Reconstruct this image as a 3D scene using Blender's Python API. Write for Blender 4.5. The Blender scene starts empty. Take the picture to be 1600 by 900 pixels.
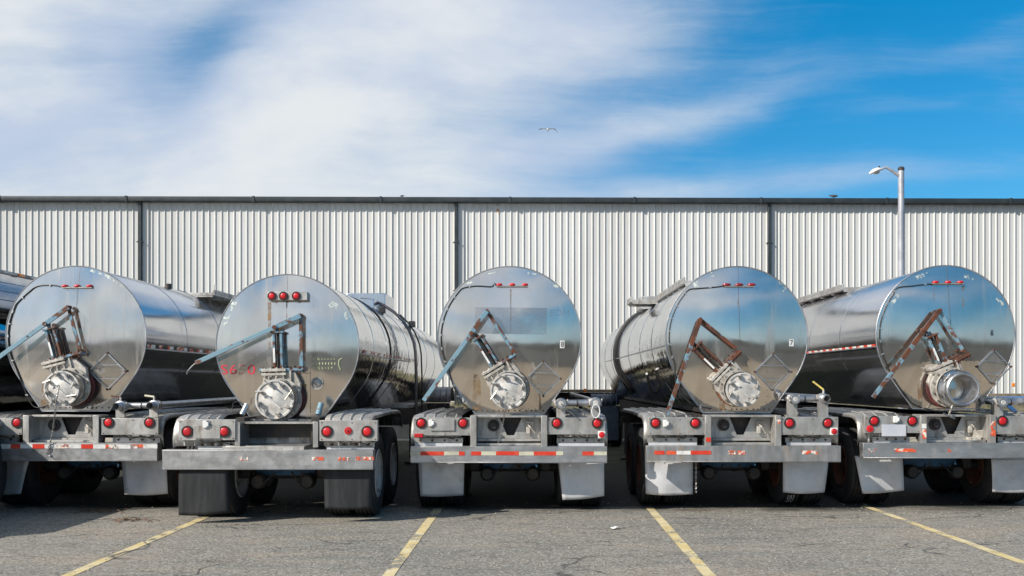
import bpy, math, random
from mathutils import Vector, Matrix, noise as mnoise
random.seed(7)
PI = math.pi
R = math.radians
sc = bpy.context.scene
col = sc.collection

# ------------------------------------------------------------------ camera
FPX, CX, CY, CH = 1480.0, 830.0, 597.0, 1.65      # focal length, vanishing point (photo pixels), eye height
cd = bpy.data.cameras.new('camera')
cam = bpy.data.objects.new('camera', cd); col.objects.link(cam)
cam.location = (0, 0, CH); cam.rotation_euler = (PI/2, 0, 0)
cd.sensor_width = 36; cd.lens = 36*FPX/1600
cd.shift_x = -(CX-800)/1600; cd.shift_y = (CY-450)/1600
cd.clip_start = 0.1; cd.clip_end = 3000
sc.camera = cam
sc.view_settings.view_transform = 'Standard'; sc.view_settings.look = 'None'
sc.view_settings.exposure = 0.18; sc.view_settings.gamma = 1.0
sc.cycles.use_denoising = True
sc.cycles.max_bounces = 10; sc.cycles.glossy_bounces = 6
sc.cycles.sample_clamp_indirect = 6.0

# ------------------------------------------------------------------ light
SUN = Vector((-1.25, -0.88, 1.0)).normalized()
sd = bpy.data.lights.new('sun', 'SUN'); sd.energy = 5.0; sd.angle = R(0.53); sd.color = (1.0, 0.94, 0.85)
so = bpy.data.objects.new('sun', sd); col.objects.link(so)
so.rotation_euler = SUN.to_track_quat('Z', 'Y').to_euler()

W = bpy.data.worlds.new('World'); sc.world = W; W.use_nodes = True
nt = W.node_tree; nt.nodes.clear()
class NG:
    """tiny helper for node trees"""
    def __init__(s, nt): s.nt = nt
    def n(s, t, **k):
        x = s.nt.nodes.new(t)
        for a, b in k.items(): setattr(x, a, b)
        return x
    def put(s, sock, v):
        if isinstance(v, bpy.types.NodeSocket): s.nt.links.new(v, sock)
        elif v is not None:
            if hasattr(sock.default_value, '__len__') and not hasattr(v, '__len__'): v = (v,)*len(sock.default_value)
            if hasattr(sock.default_value, '__len__') and len(sock.default_value) == 4 and len(v) == 3: v = tuple(v)+(1,)
            sock.default_value = v
    def m(s, op, a, b=None, c=None, clamp=False):
        x = s.n('ShaderNodeMath', operation=op, use_clamp=clamp)
        s.put(x.inputs[0], a)
        if b is not None: s.put(x.inputs[1], b)
        if c is not None: s.put(x.inputs[2], c)
        return x.outputs[0]
    def vm(s, op, a, b=None):
        x = s.n('ShaderNodeVectorMath', operation=op); s.put(x.inputs[0], a)
        if b is not None: s.put(x.inputs[1], b)
        return x.outputs[1] if op in ('LENGTH', 'DISTANCE', 'DOT_PRODUCT') else x.outputs[0]
    def noise(s, vec, scale, detail=4, rough=0.55, dist=0.0):
        x = s.n('ShaderNodeTexNoise'); s.put(x.inputs['Vector'], vec)
        x.inputs['Scale'].default_value = scale; x.inputs['Detail'].default_value = detail
        x.inputs['Roughness'].default_value = rough; x.inputs['Distortion'].default_value = dist
        return x.outputs['Fac']
    def ramp(s, f, a, b, lo=0.0, hi=1.0, smooth=True):
        x = s.n('ShaderNodeMapRange', interpolation_type='SMOOTHSTEP' if smooth else 'LINEAR')
        s.put(x.inputs[0], f); s.put(x.inputs[1], a); s.put(x.inputs[2], b); s.put(x.inputs[3], lo); s.put(x.inputs[4], hi)
        return x.outputs[0]
    def mix(s, f, a, b, mode='MIX'):
        x = s.n('ShaderNodeMix', data_type='RGBA', blend_type=mode)
        s.put(x.inputs[0], f); s.put(x.inputs[6], a); s.put(x.inputs[7], b)
        return x.outputs[2]
    def xyz(s, x, y, z):
        c = s.n('ShaderNodeCombineXYZ'); s.put(c.inputs[0], x); s.put(c.inputs[1], y); s.put(c.inputs[2], z); return c.outputs[0]
    def sep(s, v):
        c = s.n('ShaderNodeSeparateXYZ'); s.put(c.inputs[0], v); return c.outputs
    def map(s, v, scale=(1,1,1), rot=(0,0,0), loc=(0,0,0)):
        c = s.n('ShaderNodeMapping'); s.put(c.inputs[0], v); c.inputs[1].default_value = loc
        c.inputs[2].default_value = rot; c.inputs[3].default_value = scale; return c.outputs[0]
g = NG(nt)
sky = g.n('ShaderNodeTexSky', sky_type='NISHITA'); sky.sun_disc = False
sky.sun_elevation = math.asin(SUN.z); sky.sun_rotation = math.atan2(SUN.x, SUN.y)
sky.air_density = 1.0; sky.dust_density = 0.3; sky.ozone_density = 3.0
hs = g.n('ShaderNodeHueSaturation'); hs.inputs['Hue'].default_value = 0.488; hs.inputs['Saturation'].default_value = 1.47
hs.inputs['Value'].default_value = 1.22
nt.links.new(sky.outputs[0], hs.inputs['Color'])
tc = g.n('ShaderNodeTexCoord')
D = tc.outputs['Generated']
dx, dy, dz = g.sep(D)
den = g.m('ADD', g.m('ABSOLUTE', dy), 0.35)
u = g.m('DIVIDE', dx, den); v = g.m('DIVIDE', g.m('MAXIMUM', dz, 0.0), den)
uv = g.xyz(u, v, g.m('MULTIPLY', dy, 0.6))
warp = g.vm('SCALE', g.vm('SUBTRACT', g.n('ShaderNodeTexNoise').outputs[1], (0.5, 0.5, 0.5)))
wn = g.n('ShaderNodeTexNoise'); g.put(wn.inputs['Vector'], uv); wn.inputs['Scale'].default_value = 2.2; wn.inputs['Detail'].default_value = 3
wv = g.vm('MULTIPLY', g.vm('SUBTRACT', wn.outputs['Color'], (0.5, 0.5, 0.5)), (0.16, 0.09, 0.1))
uvw = g.vm('ADD', uv, wv)
big = g.noise(g.map(uvw, (1.5, 3.4, 1), (0, 0, R(-33))), 1.6, 5, 0.5)
wisp = g.noise(g.map(uvw, (1.6, 8.5, 1), (0, 0, R(-20))), 1.9, 8, 0.6)
fine = g.noise(g.map(uvw, (3, 6, 1), (0, 0, R(-40))), 4.0, 8, 0.62)
ush = g.m('ADD', u, g.m('MULTIPLY', g.m('MAXIMUM', g.m('SUBTRACT', 0.27, v), 0.0), 0.75))
bias = g.ramp(ush, -0.10, 0.27, 0.72, 0.0)
uw, vw, _w = g.sep(uvw)
def streak(px, py, ang, ln, wd, amp):     # a long soft veil of cloud round a direction of the sky
    U, V = (px-CX)/FPX, (CY-py)/FPX; q = 1+.35*math.sqrt(1+U*U+V*V); c0, s0 = math.cos(R(ang)), math.sin(R(ang))
    a = g.m('SUBTRACT', uw, U/q); b = g.m('SUBTRACT', vw, V/q)
    la = g.m('MULTIPLY', g.m('ADD', g.m('MULTIPLY', a, c0), g.m('MULTIPLY', b, s0)), FPX*1.37/ln)
    lb = g.m('MULTIPLY', g.m('SUBTRACT', g.m('MULTIPLY', b, c0), g.m('MULTIPLY', a, s0)), FPX*1.37/wd)
    e = g.m('POWER', 2.718, g.m('MULTIPLY', g.m('ADD', g.m('MULTIPLY', la, la), g.m('MULTIPLY', lb, lb)), -1.0))
    return g.m('MULTIPLY', e, amp)
dens = g.m('ADD', g.m('ADD', g.m('MULTIPLY', g.m('SUBTRACT', big, 0.5), 0.9), g.m('MULTIPLY', g.m('SUBTRACT', wisp, 0.5), 0.75)), bias)
for b in [(265,70,28,120,55,-.52), (430,5,10,60,26,-.2), (70,70,20,130,60,-.16), (215,190,55,120,40,-.16), (900,205,14,340,44,.34), (1090,165,14,210,30,.26),
          (1150,282,3,360,30,.58), (1390,160,4,140,22,.24), (1500,55,17,170,32,.22), (480,130,38,330,85,.30), (760,60,20,240,60,.12), (820,190,14,200,45,-.10), (1080,80,35,150,60,-.10), (1300,230,0,260,28,.10)]:
    dens = g.m('ADD', dens, streak(*b))
dens = g.m('ADD', dens, g.m('MULTIPLY', g.m('SUBTRACT', fine, 0.5), 0.28))
fib = g.noise(g.map(uvw, (1.6, 24, 1), (0, 0, R(-27))), 2.2, 9, 0.68, 0.3)
dens = g.m('ADD', dens, g.m('MULTIPLY', g.m('SUBTRACT', fib, 0.5), 0.42))
cl = g.ramp(dens, -0.12, 0.98, 0.0, 0.96)
shade = g.ramp(g.m('ADD', g.noise(g.map(uvw, (2, 4.5, 1), (0, 0, R(-30)), (3.1, 1.7, 0)), 1.9, 6, 0.55), streak(500, 120, 35, 330, 110, .16)), 0.38, 0.64)
ccol = g.mix(shade, (4.9, 5.65, 7.0), (7.2, 7.45, 7.6))
lowsky = g.ramp(dz, 0.02, 0.42, 0.62, 1.0, smooth=False)
clear = g.mix(1.0, hs.outputs[0], g.xyz(g.m('MULTIPLY', lowsky, lowsky), lowsky, g.m('POWER', lowsky, 0.6)), 'MULTIPLY')
clear = g.mix(g.ramp(dz, 0.0, 0.17, 0.75, 0.0), clear, (4.6, 5.9, 7.3))
colr = g.mix(cl, clear, ccol)
bg = g.n('ShaderNodeBackground'); g.put(bg.inputs[0], colr); bg.inputs[1].default_value = 0.1
wo = g.n('ShaderNodeOutputWorld'); nt.links.new(bg.outputs[0], wo.inputs[0])

# ------------------------------------------------------------------ materials
MATS = {}
def mat(name, base=(0.5,0.5,0.5), rough=0.5, metal=0.0, base2=None, scale=3.0, lo=0.4, hi=0.6, stretch=(1,1,1), rough2=None,
        bump=0.0, bscale=40.0, bstretch=(1,1,1), dirt=None, dscale=2.0, dlo=0.55, dhi=0.75, dstretch=(1,1,1), damt=1.0,
        alpha_lo=None, alpha_hi=None, ascale=20, coat=0.0, waves=None, spec=None, emit=None, dist=0.0):
    if name in MATS: return MATS[name]
    m = bpy.data.materials.new(name); m.use_nodes = True
    t = m.node_tree; t.nodes.clear(); g = NG(t)
    tc = g.n('ShaderNodeTexCoord'); P = tc.outputs['Object']
    oi = g.n('ShaderNodeObjectInfo')
    P = g.vm('ADD', P, g.vm('MULTIPLY', g.xyz(oi.outputs['Random'], oi.outputs['Random'], oi.outputs['Random']), (37.0, 11.0, 23.0)))
    p = g.n('ShaderNodeBsdfPrincipled'); o = g.n('ShaderNodeOutputMaterial')
    c = base; f = None
    if base2 is not None:
        f = g.ramp(g.noise(g.map(P, stretch), scale, 6, 0.6, dist), lo, hi)
        c = g.mix(f, base, base2)
    r = rough
    if rough2 is not None:
        r = g.ramp(g.noise(P, scale*1.7, 5, 0.6), 0.3, 0.7, rough, rough2)
    mt = metal
    if dirt is not None:
        d = g.m('MULTIPLY', g.ramp(g.noise(g.map(P, dstretch), dscale, 7, 0.65), dlo, dhi), damt)
        c = g.mix(d, c, dirt)
        mt = g.m('MULTIPLY', g.m('SUBTRACT', 1.0, d), metal)
        r = g.m('ADD', g.m('MULTIPLY', d, 0.4), r, clamp=True)
    g.put(p.inputs['Base Color'], c); g.put(p.inputs['Roughness'], r); g.put(p.inputs['Metallic'], mt)
    if spec is not None: p.inputs['Specular IOR Level'].default_value = spec
    if coat: p.inputs['Coat Weight'].default_value = coat; p.inputs['Coat Roughness'].default_value = 0.1
    nrm = None
    if waves:
        b1 = g.n('ShaderNodeBump'); b1.inputs['Strength'].default_value = 1.0; b1.inputs['Distance'].default_value = waves[0]
        g.put(b1.inputs['Height'], g.noise(g.map(P, waves[2]), waves[1], 2, 0.4)); nrm = b1.outputs[0]
    if bump:
        b = g.n('ShaderNodeBump'); b.inputs['Strength'].default_value = 1.0; b.inputs['Distance'].default_value = bump
        g.put(b.inputs['Height'], g.noise(g.map(P, bstretch), bscale, 5, 0.6))
        if nrm is not None: t.links.new(nrm, b.inputs['Normal'])
        nrm = b.outputs[0]
    if nrm is not None: g.put(p.inputs['Normal'], nrm)
    if alpha_lo is not None:
        g.put(p.inputs['Alpha'], g.ramp(g.noise(P, ascale, 6, 0.65), alpha_lo, alpha_hi))
    t.links.new(p.outputs[0], o.inputs[0])
    MATS[name] = m; return m

DIRT = (0.16, 0.12, 0.08)
M_head = mat('brushed_head_steel', (0.73,0.70,0.665), 0.05, 0.95, (0.60,0.57,0.53), 1.3, 0.3, 0.7, (1,1,0.6), 0.115, bump=0.00005, bscale=26, bstretch=(1,1,0.35),
             waves=(0.006, 1.5, (1,1,1)), dirt=(0.30,0.25,0.20), dscale=1.6, dstretch=(4,1,0.5), dlo=0.54, dhi=0.80, damt=0.40)
M_head2 = mat('hazy_head_steel', (0.76,0.74,0.71), 0.075, 0.94, (0.60,0.57,0.53), 1.1, 0.3, 0.7, (1.5,1,0.5), 0.15, bump=0.00006, bscale=22, bstretch=(1,1,0.3),
             waves=(0.008, 1.3, (1,1,1)), dirt=(0.33,0.26,0.20), dscale=1.8, dstretch=(5,1,0.4), dlo=0.52, dhi=0.78, damt=0.42)
M_shell = mat('satin_shell_steel', (0.66,0.66,0.67), 0.11, 0.95, (0.56,0.56,0.57), 1.2, 0.3, 0.7, (1,0.4,1), 0.17, bump=0.0001, bscale=60, bstretch=(1,0.05,1),
              waves=(0.008, 1.0, (1,0.8,1)), dirt=(0.22,0.18,0.14), dscale=2, dlo=0.58, dhi=0.85, damt=0.35)
M_mirror = mat('mirror_shell_steel', (0.70,0.71,0.72), 0.04, 1.0, (0.62,0.62,0.62), 2, 0.3, 0.7, rough2=0.09,
               waves=(0.0055, 5.0, (1,0.8,1.6)), bump=0.0008, bscale=9)
M_alu = mat('dull_aluminium', (0.52,0.505,0.48), 0.42, 0.7, (0.36,0.35,0.33), 6, 0.35, 0.65, (1,1,0.5), 0.58, bump=0.0008, bscale=50,
            dirt=(0.13,0.095,0.065), dscale=4.5, dlo=0.48, dhi=0.72, dstretch=(2.2,1,0.6), damt=0.75)
M_bump = mat('scuffed_bumper_steel', (0.52,0.515,0.51), 0.33, 0.9, (0.40,0.395,0.39), 5, 0.35, 0.65, (0.5,1,2), 0.5, waves=(0.006, 5, (1,1,1)), bump=0.0006, bscale=90, bstretch=(0.3,1,1),
             dirt=(0.12,0.10,0.085), dscale=7, dlo=0.56, dhi=0.74, dstretch=(1.5,1,1), damt=0.7)
M_rustbump = mat('rust_stained_bumper_steel', (0.47,0.46,0.45), 0.38, 0.85, (0.36,0.35,0.33), 5, 0.35, 0.65, (3,1,0.5), 0.55, waves=(0.005, 5, (1,1,1)), bump=0.0006, bscale=90,
             dirt=(0.20,0.125,0.06), dscale=2.4, dlo=0.50, dhi=0.72, dstretch=(2,1,0.7), damt=0.65)
M_flap = mat('stainless_flap', (0.66,0.66,0.67), 0.42, 0.35, (0.55,0.55,0.56), 3, 0.35, 0.65, (1,1,1), 0.5, waves=(0.02, 2.6, (1,1,1)), bump=0.0004, bscale=60,
             dirt=(0.25,0.22,0.19), dscale=3.5, dlo=0.52, dhi=0.78, damt=0.5)
M_cast = mat('cast_aluminium', (0.54,0.51,0.46), 0.60, 0.3, (0.34,0.31,0.27), 14, 0.35, 0.65, rough2=0.65, bump=0.003, bscale=70,
             dirt=(0.17,0.12,0.08), dscale=10, dlo=0.56, dhi=0.74, damt=0.8)
M_lid = mat('hammered_lid_aluminium', (0.62,0.60,0.57), 0.50, 0.3, (0.48,0.46,0.43), 16, 0.35, 0.65, rough2=0.62, bump=0.0014, bscale=34,
            dirt=(0.25,0.21,0.18), dscale=9, dlo=0.56, dhi=0.78, damt=0.6)
M_pipe = mat('pipe_aluminium', (0.55,0.55,0.56), 0.28, 0.9, (0.42,0.42,0.43), 8, 0.35, 0.65, rough2=0.45, bump=0.0005, bscale=60,
             dirt=(0.2,0.16,0.12), dscale=5, dlo=0.56, dhi=0.78, damt=0.6)
M_blue = mat('rusted_blue_paint', (0.15,0.28,0.36), 0.6, 0.0, (0.11,0.040,0.018), 6.5, 0.43, 0.53, bump=0.002, bscale=45, rough2=0.75, dist=0.6,
             dirt=(0.05,0.03,0.02), dscale=12, dlo=0.60, dhi=0.72, damt=0.8)
M_blueclean = mat('faded_blue_paint', (0.18,0.30,0.37), 0.6, 0.0, (0.14,0.05,0.022), 6.5, 0.56, 0.64, bump=0.0015, bscale=45, dist=0.6)
M_rust = mat('heavy_rust', (0.14,0.045,0.02), 0.8, 0.0, (0.06,0.03,0.02), 9, 0.35, 0.65, bump=0.004, bscale=50,
             dirt=(0.22,0.35,0.42), dscale=8, dlo=0.62, dhi=0.68, damt=0.8)
M_redgasket = mat('red_brown_gasket', (0.15,0.03,0.025), 0.7, 0.0, (0.07,0.02,0.02), 12, bump=0.002)
M_dark = mat('grimy_dark_steel', (0.035,0.035,0.036), 0.6, 0.3, (0.07,0.055,0.045), 5, 0.4, 0.65, bump=0.004, bscale=25)
M_darkblue = mat('grimy_blue_axle_paint', (0.03,0.12,0.24), 0.55, 0.0, (0.035,0.035,0.03), 4, 0.48, 0.62, bump=0.003, bscale=30)
M_rubber = mat('tyre_rubber', (0.022,0.022,0.023), 0.75, 0.0, (0.045,0.042,0.040), 4, 0.4, 0.7, bump=0.0015, bscale=60)
M_mud = mat('black_flap_rubber', (0.012,0.013,0.015), 0.7, 0.0, (0.028,0.029,0.031), 2.2, 0.45, 0.7, (3,1,0.6), waves=(0.012, 4.5, (2,1,0.35)), bump=0.001, bscale=70)
M_black = mat('black_plastic', (0.02,0.02,0.02), 0.5, bump=0.0005)
M_red = mat('red_lens', (0.60,0.012,0.018), 0.38, 0.0, (0.42,0.008,0.012), 8, 0.35, 0.65, coat=0.15, bump=0.001, bscale=90)
M_reddark = mat('dark_red_lens', (0.30,0.008,0.012), 0.25, 0.0, (0.2,0.006,0.01), 8, coat=0.4)
M_tapered = mat('red_reflective_tape', (0.60,0.035,0.015), 0.42, 0.0, (0.66,0.10,0.05), 9, 0.45, 0.7, alpha_lo=0.30, alpha_hi=0.34, ascale=22)
M_tapewhite = mat('white_reflective_tape', (0.72,0.71,0.68), 0.45, 0.0, (0.5,0.49,0.46), 12, 0.45, 0.7, alpha_lo=0.32, alpha_hi=0.36, ascale=22)
M_tapecream = mat('cream_reflective_tape', (0.55,0.53,0.40), 0.5, 0.0, (0.42,0.40,0.32), 10, 0.45, 0.7, alpha_lo=0.26, alpha_hi=0.32, ascale=22)
M_tapepeel = mat('peeling_orange_tape', (0.70,0.10,0.035), 0.5, 0.0, (0.75,0.68,0.6), 16, 0.5, 0.56, alpha_lo=0.46, alpha_hi=0.50, ascale=19)
M_residue = mat('pale_tape_residue', (0.60,0.65,0.60), 0.6, 0.2, (0.50,0.56,0.54), 8, alpha_lo=0.47, alpha_hi=0.56, ascale=17)
M_ghost = mat('faded_label_ghost', (0.40,0.43,0.47), 0.30, 0.92, (0.48,0.50,0.53), 5, alpha_lo=0.22, alpha_hi=0.95, ascale=2.5)
M_yelprint = mat('worn_yellow_print', (0.50,0.58,0.30), 0.55, 0.0, alpha_lo=0.36, alpha_hi=0.46, ascale=30)
M_redprint = mat('worn_red_print', (0.60,0.03,0.06), 0.5, 0.0, alpha_lo=0.28, alpha_hi=0.38, ascale=14)
M_redfaint = mat('faint_red_print', (0.60,0.10,0.10), 0.5, 0.0, alpha_lo=0.42, alpha_hi=0.62, ascale=22)
M_drip = mat('rust_drip_stain', (0.30,0.19,0.09), 0.6, 0.2, (0.22,0.14,0.08), 6, alpha_lo=0.38, alpha_hi=0.72, ascale=7)
M_white = mat('white_sticker', (0.78,0.78,0.76), 0.5, 0.0, (0.66,0.66,0.64), 10)
M_plate = mat('blank_pale_plate', (0.46,0.48,0.53), 0.5, 0.0, (0.52,0.53,0.57), 4)
M_whiterim = mat('pale_painted_rim', (0.48,0.46,0.44), 0.5, 0.0, (0.25,0.15,0.10), 7, 0.5, 0.72, bump=0.002)
M_rustrim = mat('rusty_rim', (0.11,0.038,0.020), 0.8, 0.0, (0.05,0.026,0.020), 7, 0.4, 0.65, bump=0.003)
M_yellow = mat('yellow_handle', (0.62,0.50,0.12), 0.5, 0.0, (0.4,0.3,0.1), 14)
M_chain = mat('galvanised_chain', (0.5,0.5,0.5), 0.4, 0.9, (0.3,0.27,0.23), 20)
M_orange = mat('amber_lens', (0.80,0.22,0.02), 0.3, 0.0, coat=0.4)
M_chalk = mat('white_chalk_print', (0.7,0.7,0.7), 0.8, 0.0, alpha_lo=0.40, alpha_hi=0.48, ascale=30)
M_cableclip = mat('clip_steel', (0.6,0.6,0.6), 0.4, 0.9)

def vary(m, amt):
    t = m.node_tree; g = NG(t); p = [n for n in t.nodes if n.type == 'BSDF_PRINCIPLED'][0]; src = p.inputs['Base Color'].links[0].from_socket
    oi = g.n('ShaderNodeObjectInfo'); f = g.m('ADD', g.m('MULTIPLY', oi.outputs['Random'], amt), 1-amt)
    t.links.new(g.mix(1.0, src, g.xyz(f, f, f), 'MULTIPLY'), p.inputs['Base Color'])
def srf(m):  # surface shader group for special materials
    m.use_nodes = True; t = m.node_tree; t.nodes.clear(); g = NG(t)
    p = g.n('ShaderNodeBsdfPrincipled'); o = g.n('ShaderNodeOutputMaterial'); t.links.new(p.outputs[0], o.inputs[0])
    return g, p
def asphalt_color(g, P):
    a = g.noise(P, 0.35, 4, 0.55); b = g.noise(g.map(P, (1, 3.0, 1)), 1.1, 6, 0.62)
    c = g.mix(g.ramp(a, 0.35, 0.65), (0.235, 0.224, 0.192), (0.325, 0.296, 0.245))
    c = g.mix(g.m('MULTIPLY', g.ramp(b, 0.45, 0.72), 0.70), c, (0.38, 0.330, 0.265))
    c = g.mix(g.m('MULTIPLY', g.ramp(g.noise(g.map(P, (0.6, 2.6, 1), loc=(5, 3, 0)), 1.7, 7, 0.65), 0.54, 0.68), 0.60), c, (0.120, 0.115, 0.105))
    c = g.mix(g.m('MULTIPLY', g.ramp(g.noise(g.map(P, (0.45, 1.3, 1), loc=(2.3, 8, 0)), 0.8, 5, 0.6), 0.50, 0.66), 0.75), c, (0.40, 0.325, 0.245))   # dry tan mud film
    ov = g.ramp(g.noise(g.map(P, (1, 1.4, 1), loc=(9, 1, 0)), 2.6, 4, 0.6), 0.66, 0.72)
    c = g.mix(g.m('MULTIPLY', ov, 0.65), c, (0.06, 0.057, 0.053))   # oil spots
    # aggregate: pale and dark stones of 1 cm and less
    vo = g.n('ShaderNodeTexVoronoi'); g.put(vo.inputs['Vector'], P); vo.inputs['Scale'].default_value = 52
    st = g.sep(vo.outputs['Color'])
    c = g.mix(g.m('MULTIPLY', g.ramp(st[0], 0.62, 0.92), 0.55), c, (0.58, 0.55, 0.49))
    c = g.mix(g.m('MULTIPLY', g.ramp(st[1], 0.62, 0.92), 0.62), c, (0.085, 0.082, 0.075))
    sp = g.noise(P, 190, 3, 0.7)
    c = g.mix(g.ramp(sp, 0.35, 0.7), g.mix(0.35, c, (0.05, 0.05, 0.05)), c)
    # cracks
    wv = g.vm('MULTIPLY', g.vm('SUBTRACT', g.n('ShaderNodeTexNoise').outputs[1], (0.5,0.5,0.5)), (0,0,0))
    wn = g.n('ShaderNodeTexNoise'); g.put(wn.inputs['Vector'], P); wn.inputs['Scale'].default_value = 1.6; wn.inputs['Detail'].default_value = 6
    wp = g.vm('ADD', P, g.vm('MULTIPLY', g.vm('SUBTRACT', wn.outputs['Color'], (0.5,0.5,0.5)), (0.9, 0.9, 0)))
    vc = g.n('ShaderNodeTexVoronoi', feature='DISTANCE_TO_EDGE'); g.put(vc.inputs['Vector'], g.map(wp, (0.45, 1.5, 1))); vc.inputs['Scale'].default_value = 1.0
    crack = g.ramp(vc.outputs['Distance'], 0.0, 0.016, 1.0, 0.0)
    cm = g.ramp(g.noise(P, 0.8, 3), 0.44, 0.58)
    crack = g.m('MULTIPLY', crack, cm)
    c = g.mix(g.m('MULTIPLY', crack, 0.75), c, (0.04, 0.038, 0.036))
    h = g.m('ADD', g.m('MULTIPLY', g.m('SUBTRACT', 1.0, vo.outputs['Distance']), 0.5), g.m('MULTIPLY', sp, 0.6))
    h = g.m('SUBTRACT', h, g.m('MULTIPLY', crack, 1.2))
    return c, h, crack
def world_pos(g):
    gm = g.n('ShaderNodeNewGeometry'); return gm.outputs['Position']
M_asphalt = bpy.data.materials.new('old_asphalt'); g, p = srf(M_asphalt)
P = world_pos(g); c, h, cr = asphalt_color(g, P)
fx, fy, fz = g.sep(P)
bay_shade = g.m('MULTIPLY', g.ramp(g.m('ADD', fy, g.m('MULTIPLY', g.noise(P, 1.5, 5, 0.6), 1.6)), 12.7, 13.5), 0.90)   # shade under the parked trailers, painted into the asphalt colour
c = g.mix(bay_shade, c, (0.021, 0.023, 0.020))
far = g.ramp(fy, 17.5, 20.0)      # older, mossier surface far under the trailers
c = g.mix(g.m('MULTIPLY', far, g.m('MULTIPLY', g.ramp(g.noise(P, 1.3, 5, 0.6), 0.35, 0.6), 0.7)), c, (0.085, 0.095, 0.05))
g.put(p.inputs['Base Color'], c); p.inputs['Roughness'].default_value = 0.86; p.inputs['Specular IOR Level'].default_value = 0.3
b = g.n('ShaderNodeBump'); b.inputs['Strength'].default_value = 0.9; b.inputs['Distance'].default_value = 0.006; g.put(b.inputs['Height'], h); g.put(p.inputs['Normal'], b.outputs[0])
M_stripe = bpy.data.materials.new('worn_yellow_line'); g, p = srf(M_stripe)
P = world_pos(g); c, h, cr = asphalt_color(g, P)
wear = g.m('ADD', g.m('MULTIPLY', g.noise(P, 2.2, 4, 0.6), 0.62), g.m('MULTIPLY', g.noise(P, 45, 6, 0.75), 0.38))
yl = g.mix(g.ramp(g.noise(P, 3.5, 5, 0.6), 0.35, 0.65), (0.60, 0.46, 0.19), (0.66, 0.56, 0.34))
f = g.m('MULTIPLY', g.ramp(wear, 0.43, 0.50), g.m('SUBTRACT', 1.0, cr))
g.put(p.inputs['Base Color'], g.mix(f, c, yl)); p.inputs['Roughness'].default_value = 0.8
b = g.n('ShaderNodeBump'); b.inputs['Distance'].default_value = 0.004; g.put(b.inputs['Height'], h); g.put(p.inputs['Normal'], b.outputs[0])
M_siding = mat('cream_painted_siding', (0.645,0.64,0.62), 0.5, 0.0, (0.585,0.58,0.555), 0.8, 0.3, 0.7, (3,1,0.3), bump=0.0006, bscale=8, spec=0.35,
               dirt=(0.40,0.37,0.30), dscale=1.2, dstretch=(8,1,0.35), dlo=0.56, dhi=0.82, damt=0.45)
vary(M_siding, .09)
M_trimdark = mat('dark_green_grey_trim', (0.028,0.036,0.040), 0.42, 0.2, (0.045,0.052,0.055), 3, bump=0.0006, bscale=20)
M_roof = mat('grey_metal_roof', (0.42,0.43,0.44), 0.45, 0.5, (0.33,0.34,0.35), 1)
M_conc = mat('pale_concrete', (0.42,0.38,0.31), 0.85, 0.0, (0.34,0.31,0.26), 2.5, 0.35, 0.65, bump=0.004, bscale=20)
M_pole = mat('galvanised_pole', (0.46,0.46,0.49), 0.42, 0.35, (0.36,0.36,0.39), 3)
M_lampw = mat('white_lamp_housing', (0.75,0.75,0.74), 0.4)
M_lampg = mat('prismatic_lamp_lens', (0.5,0.5,0.45), 0.15)
M_ridge = mat('wooded_ridge', (0.030,0.035,0.026), 0.95, 0.0, (0.055,0.046,0.032), 0.35, 0.35, 0.65, bump=1.0, bscale=1.2)
M_gravelyard = mat('tan_gravel', (0.34,0.265,0.175), 0.9, 0.0, (0.27,0.215,0.145), 1.2, 0.35, 0.65, bump=0.006, bscale=40)
M_reflground = mat('dark_reflection_ground', (0.045,0.040,0.030), 0.95, 0.0, (0.032,0.034,0.024), 0.4, 0.35, 0.65)
M_grassy = mat('dry_grass_bank', (0.10,0.10,0.055), 0.9, 0.0, (0.17,0.145,0.09), 1.8, 0.35, 0.65, bump=0.03, bscale=16)
M_grass = mat('grass_blade', (0.10,0.11,0.05), 0.8, 0.0, (0.19,0.165,0.09), 4)
M_bird = mat('dark_feather', (0.05,0.05,0.055), 0.7); M_birdw = mat('white_feather', (0.75,0.75,0.75), 0.7)
M_bluebin = mat('slate_blue_steel', (0.085,0.115,0.17), 0.5, 0.1, (0.06,0.08,0.12), 3, 0.35, 0.65, bump=0.001)
M_bluetank = mat('bright_blue_paint', (0.04,0.16,0.42), 0.4, 0.0, (0.05,0.13,0.3), 4)
M_greyfender = mat('grey_fender', (0.27,0.27,0.29), 0.5, 0.3, (0.21,0.21,0.22), 4)
M_tan = mat('weathered_deck_edge', (0.25,0.20,0.13), 0.7, 0.0, (0.16,0.13,0.09), 6)
M_leaf = mat('dead_leaf', (0.12,0.06,0.04), 0.8, 0.0, (0.2,0.13,0.07), 30)
M_tray = mat('pale_blue_grey_tray', (0.60,0.62,0.66), .16, .95, (0.52,0.55,0.60), 4, bump=.0006)
M_placard = mat('dull_placard_back', (0.58,0.56,0.53), 0.14, 0.92, (0.50,0.48,0.45), 3, 0.35, 0.65, rough2=0.22, dirt=(0.2,0.16,0.12), dscale=5)
M_paper = mat('white_paper', (0.75,0.75,0.75), 0.7)
M_hole = mat('rust_ringed_bolt', (0.05,0.025,0.015), 0.8, 0.0, (0.10,0.05,0.025), 40)
M_seam = mat('seam_grime', (0.16,0.15,0.15), 0.5, 0.8)

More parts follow.
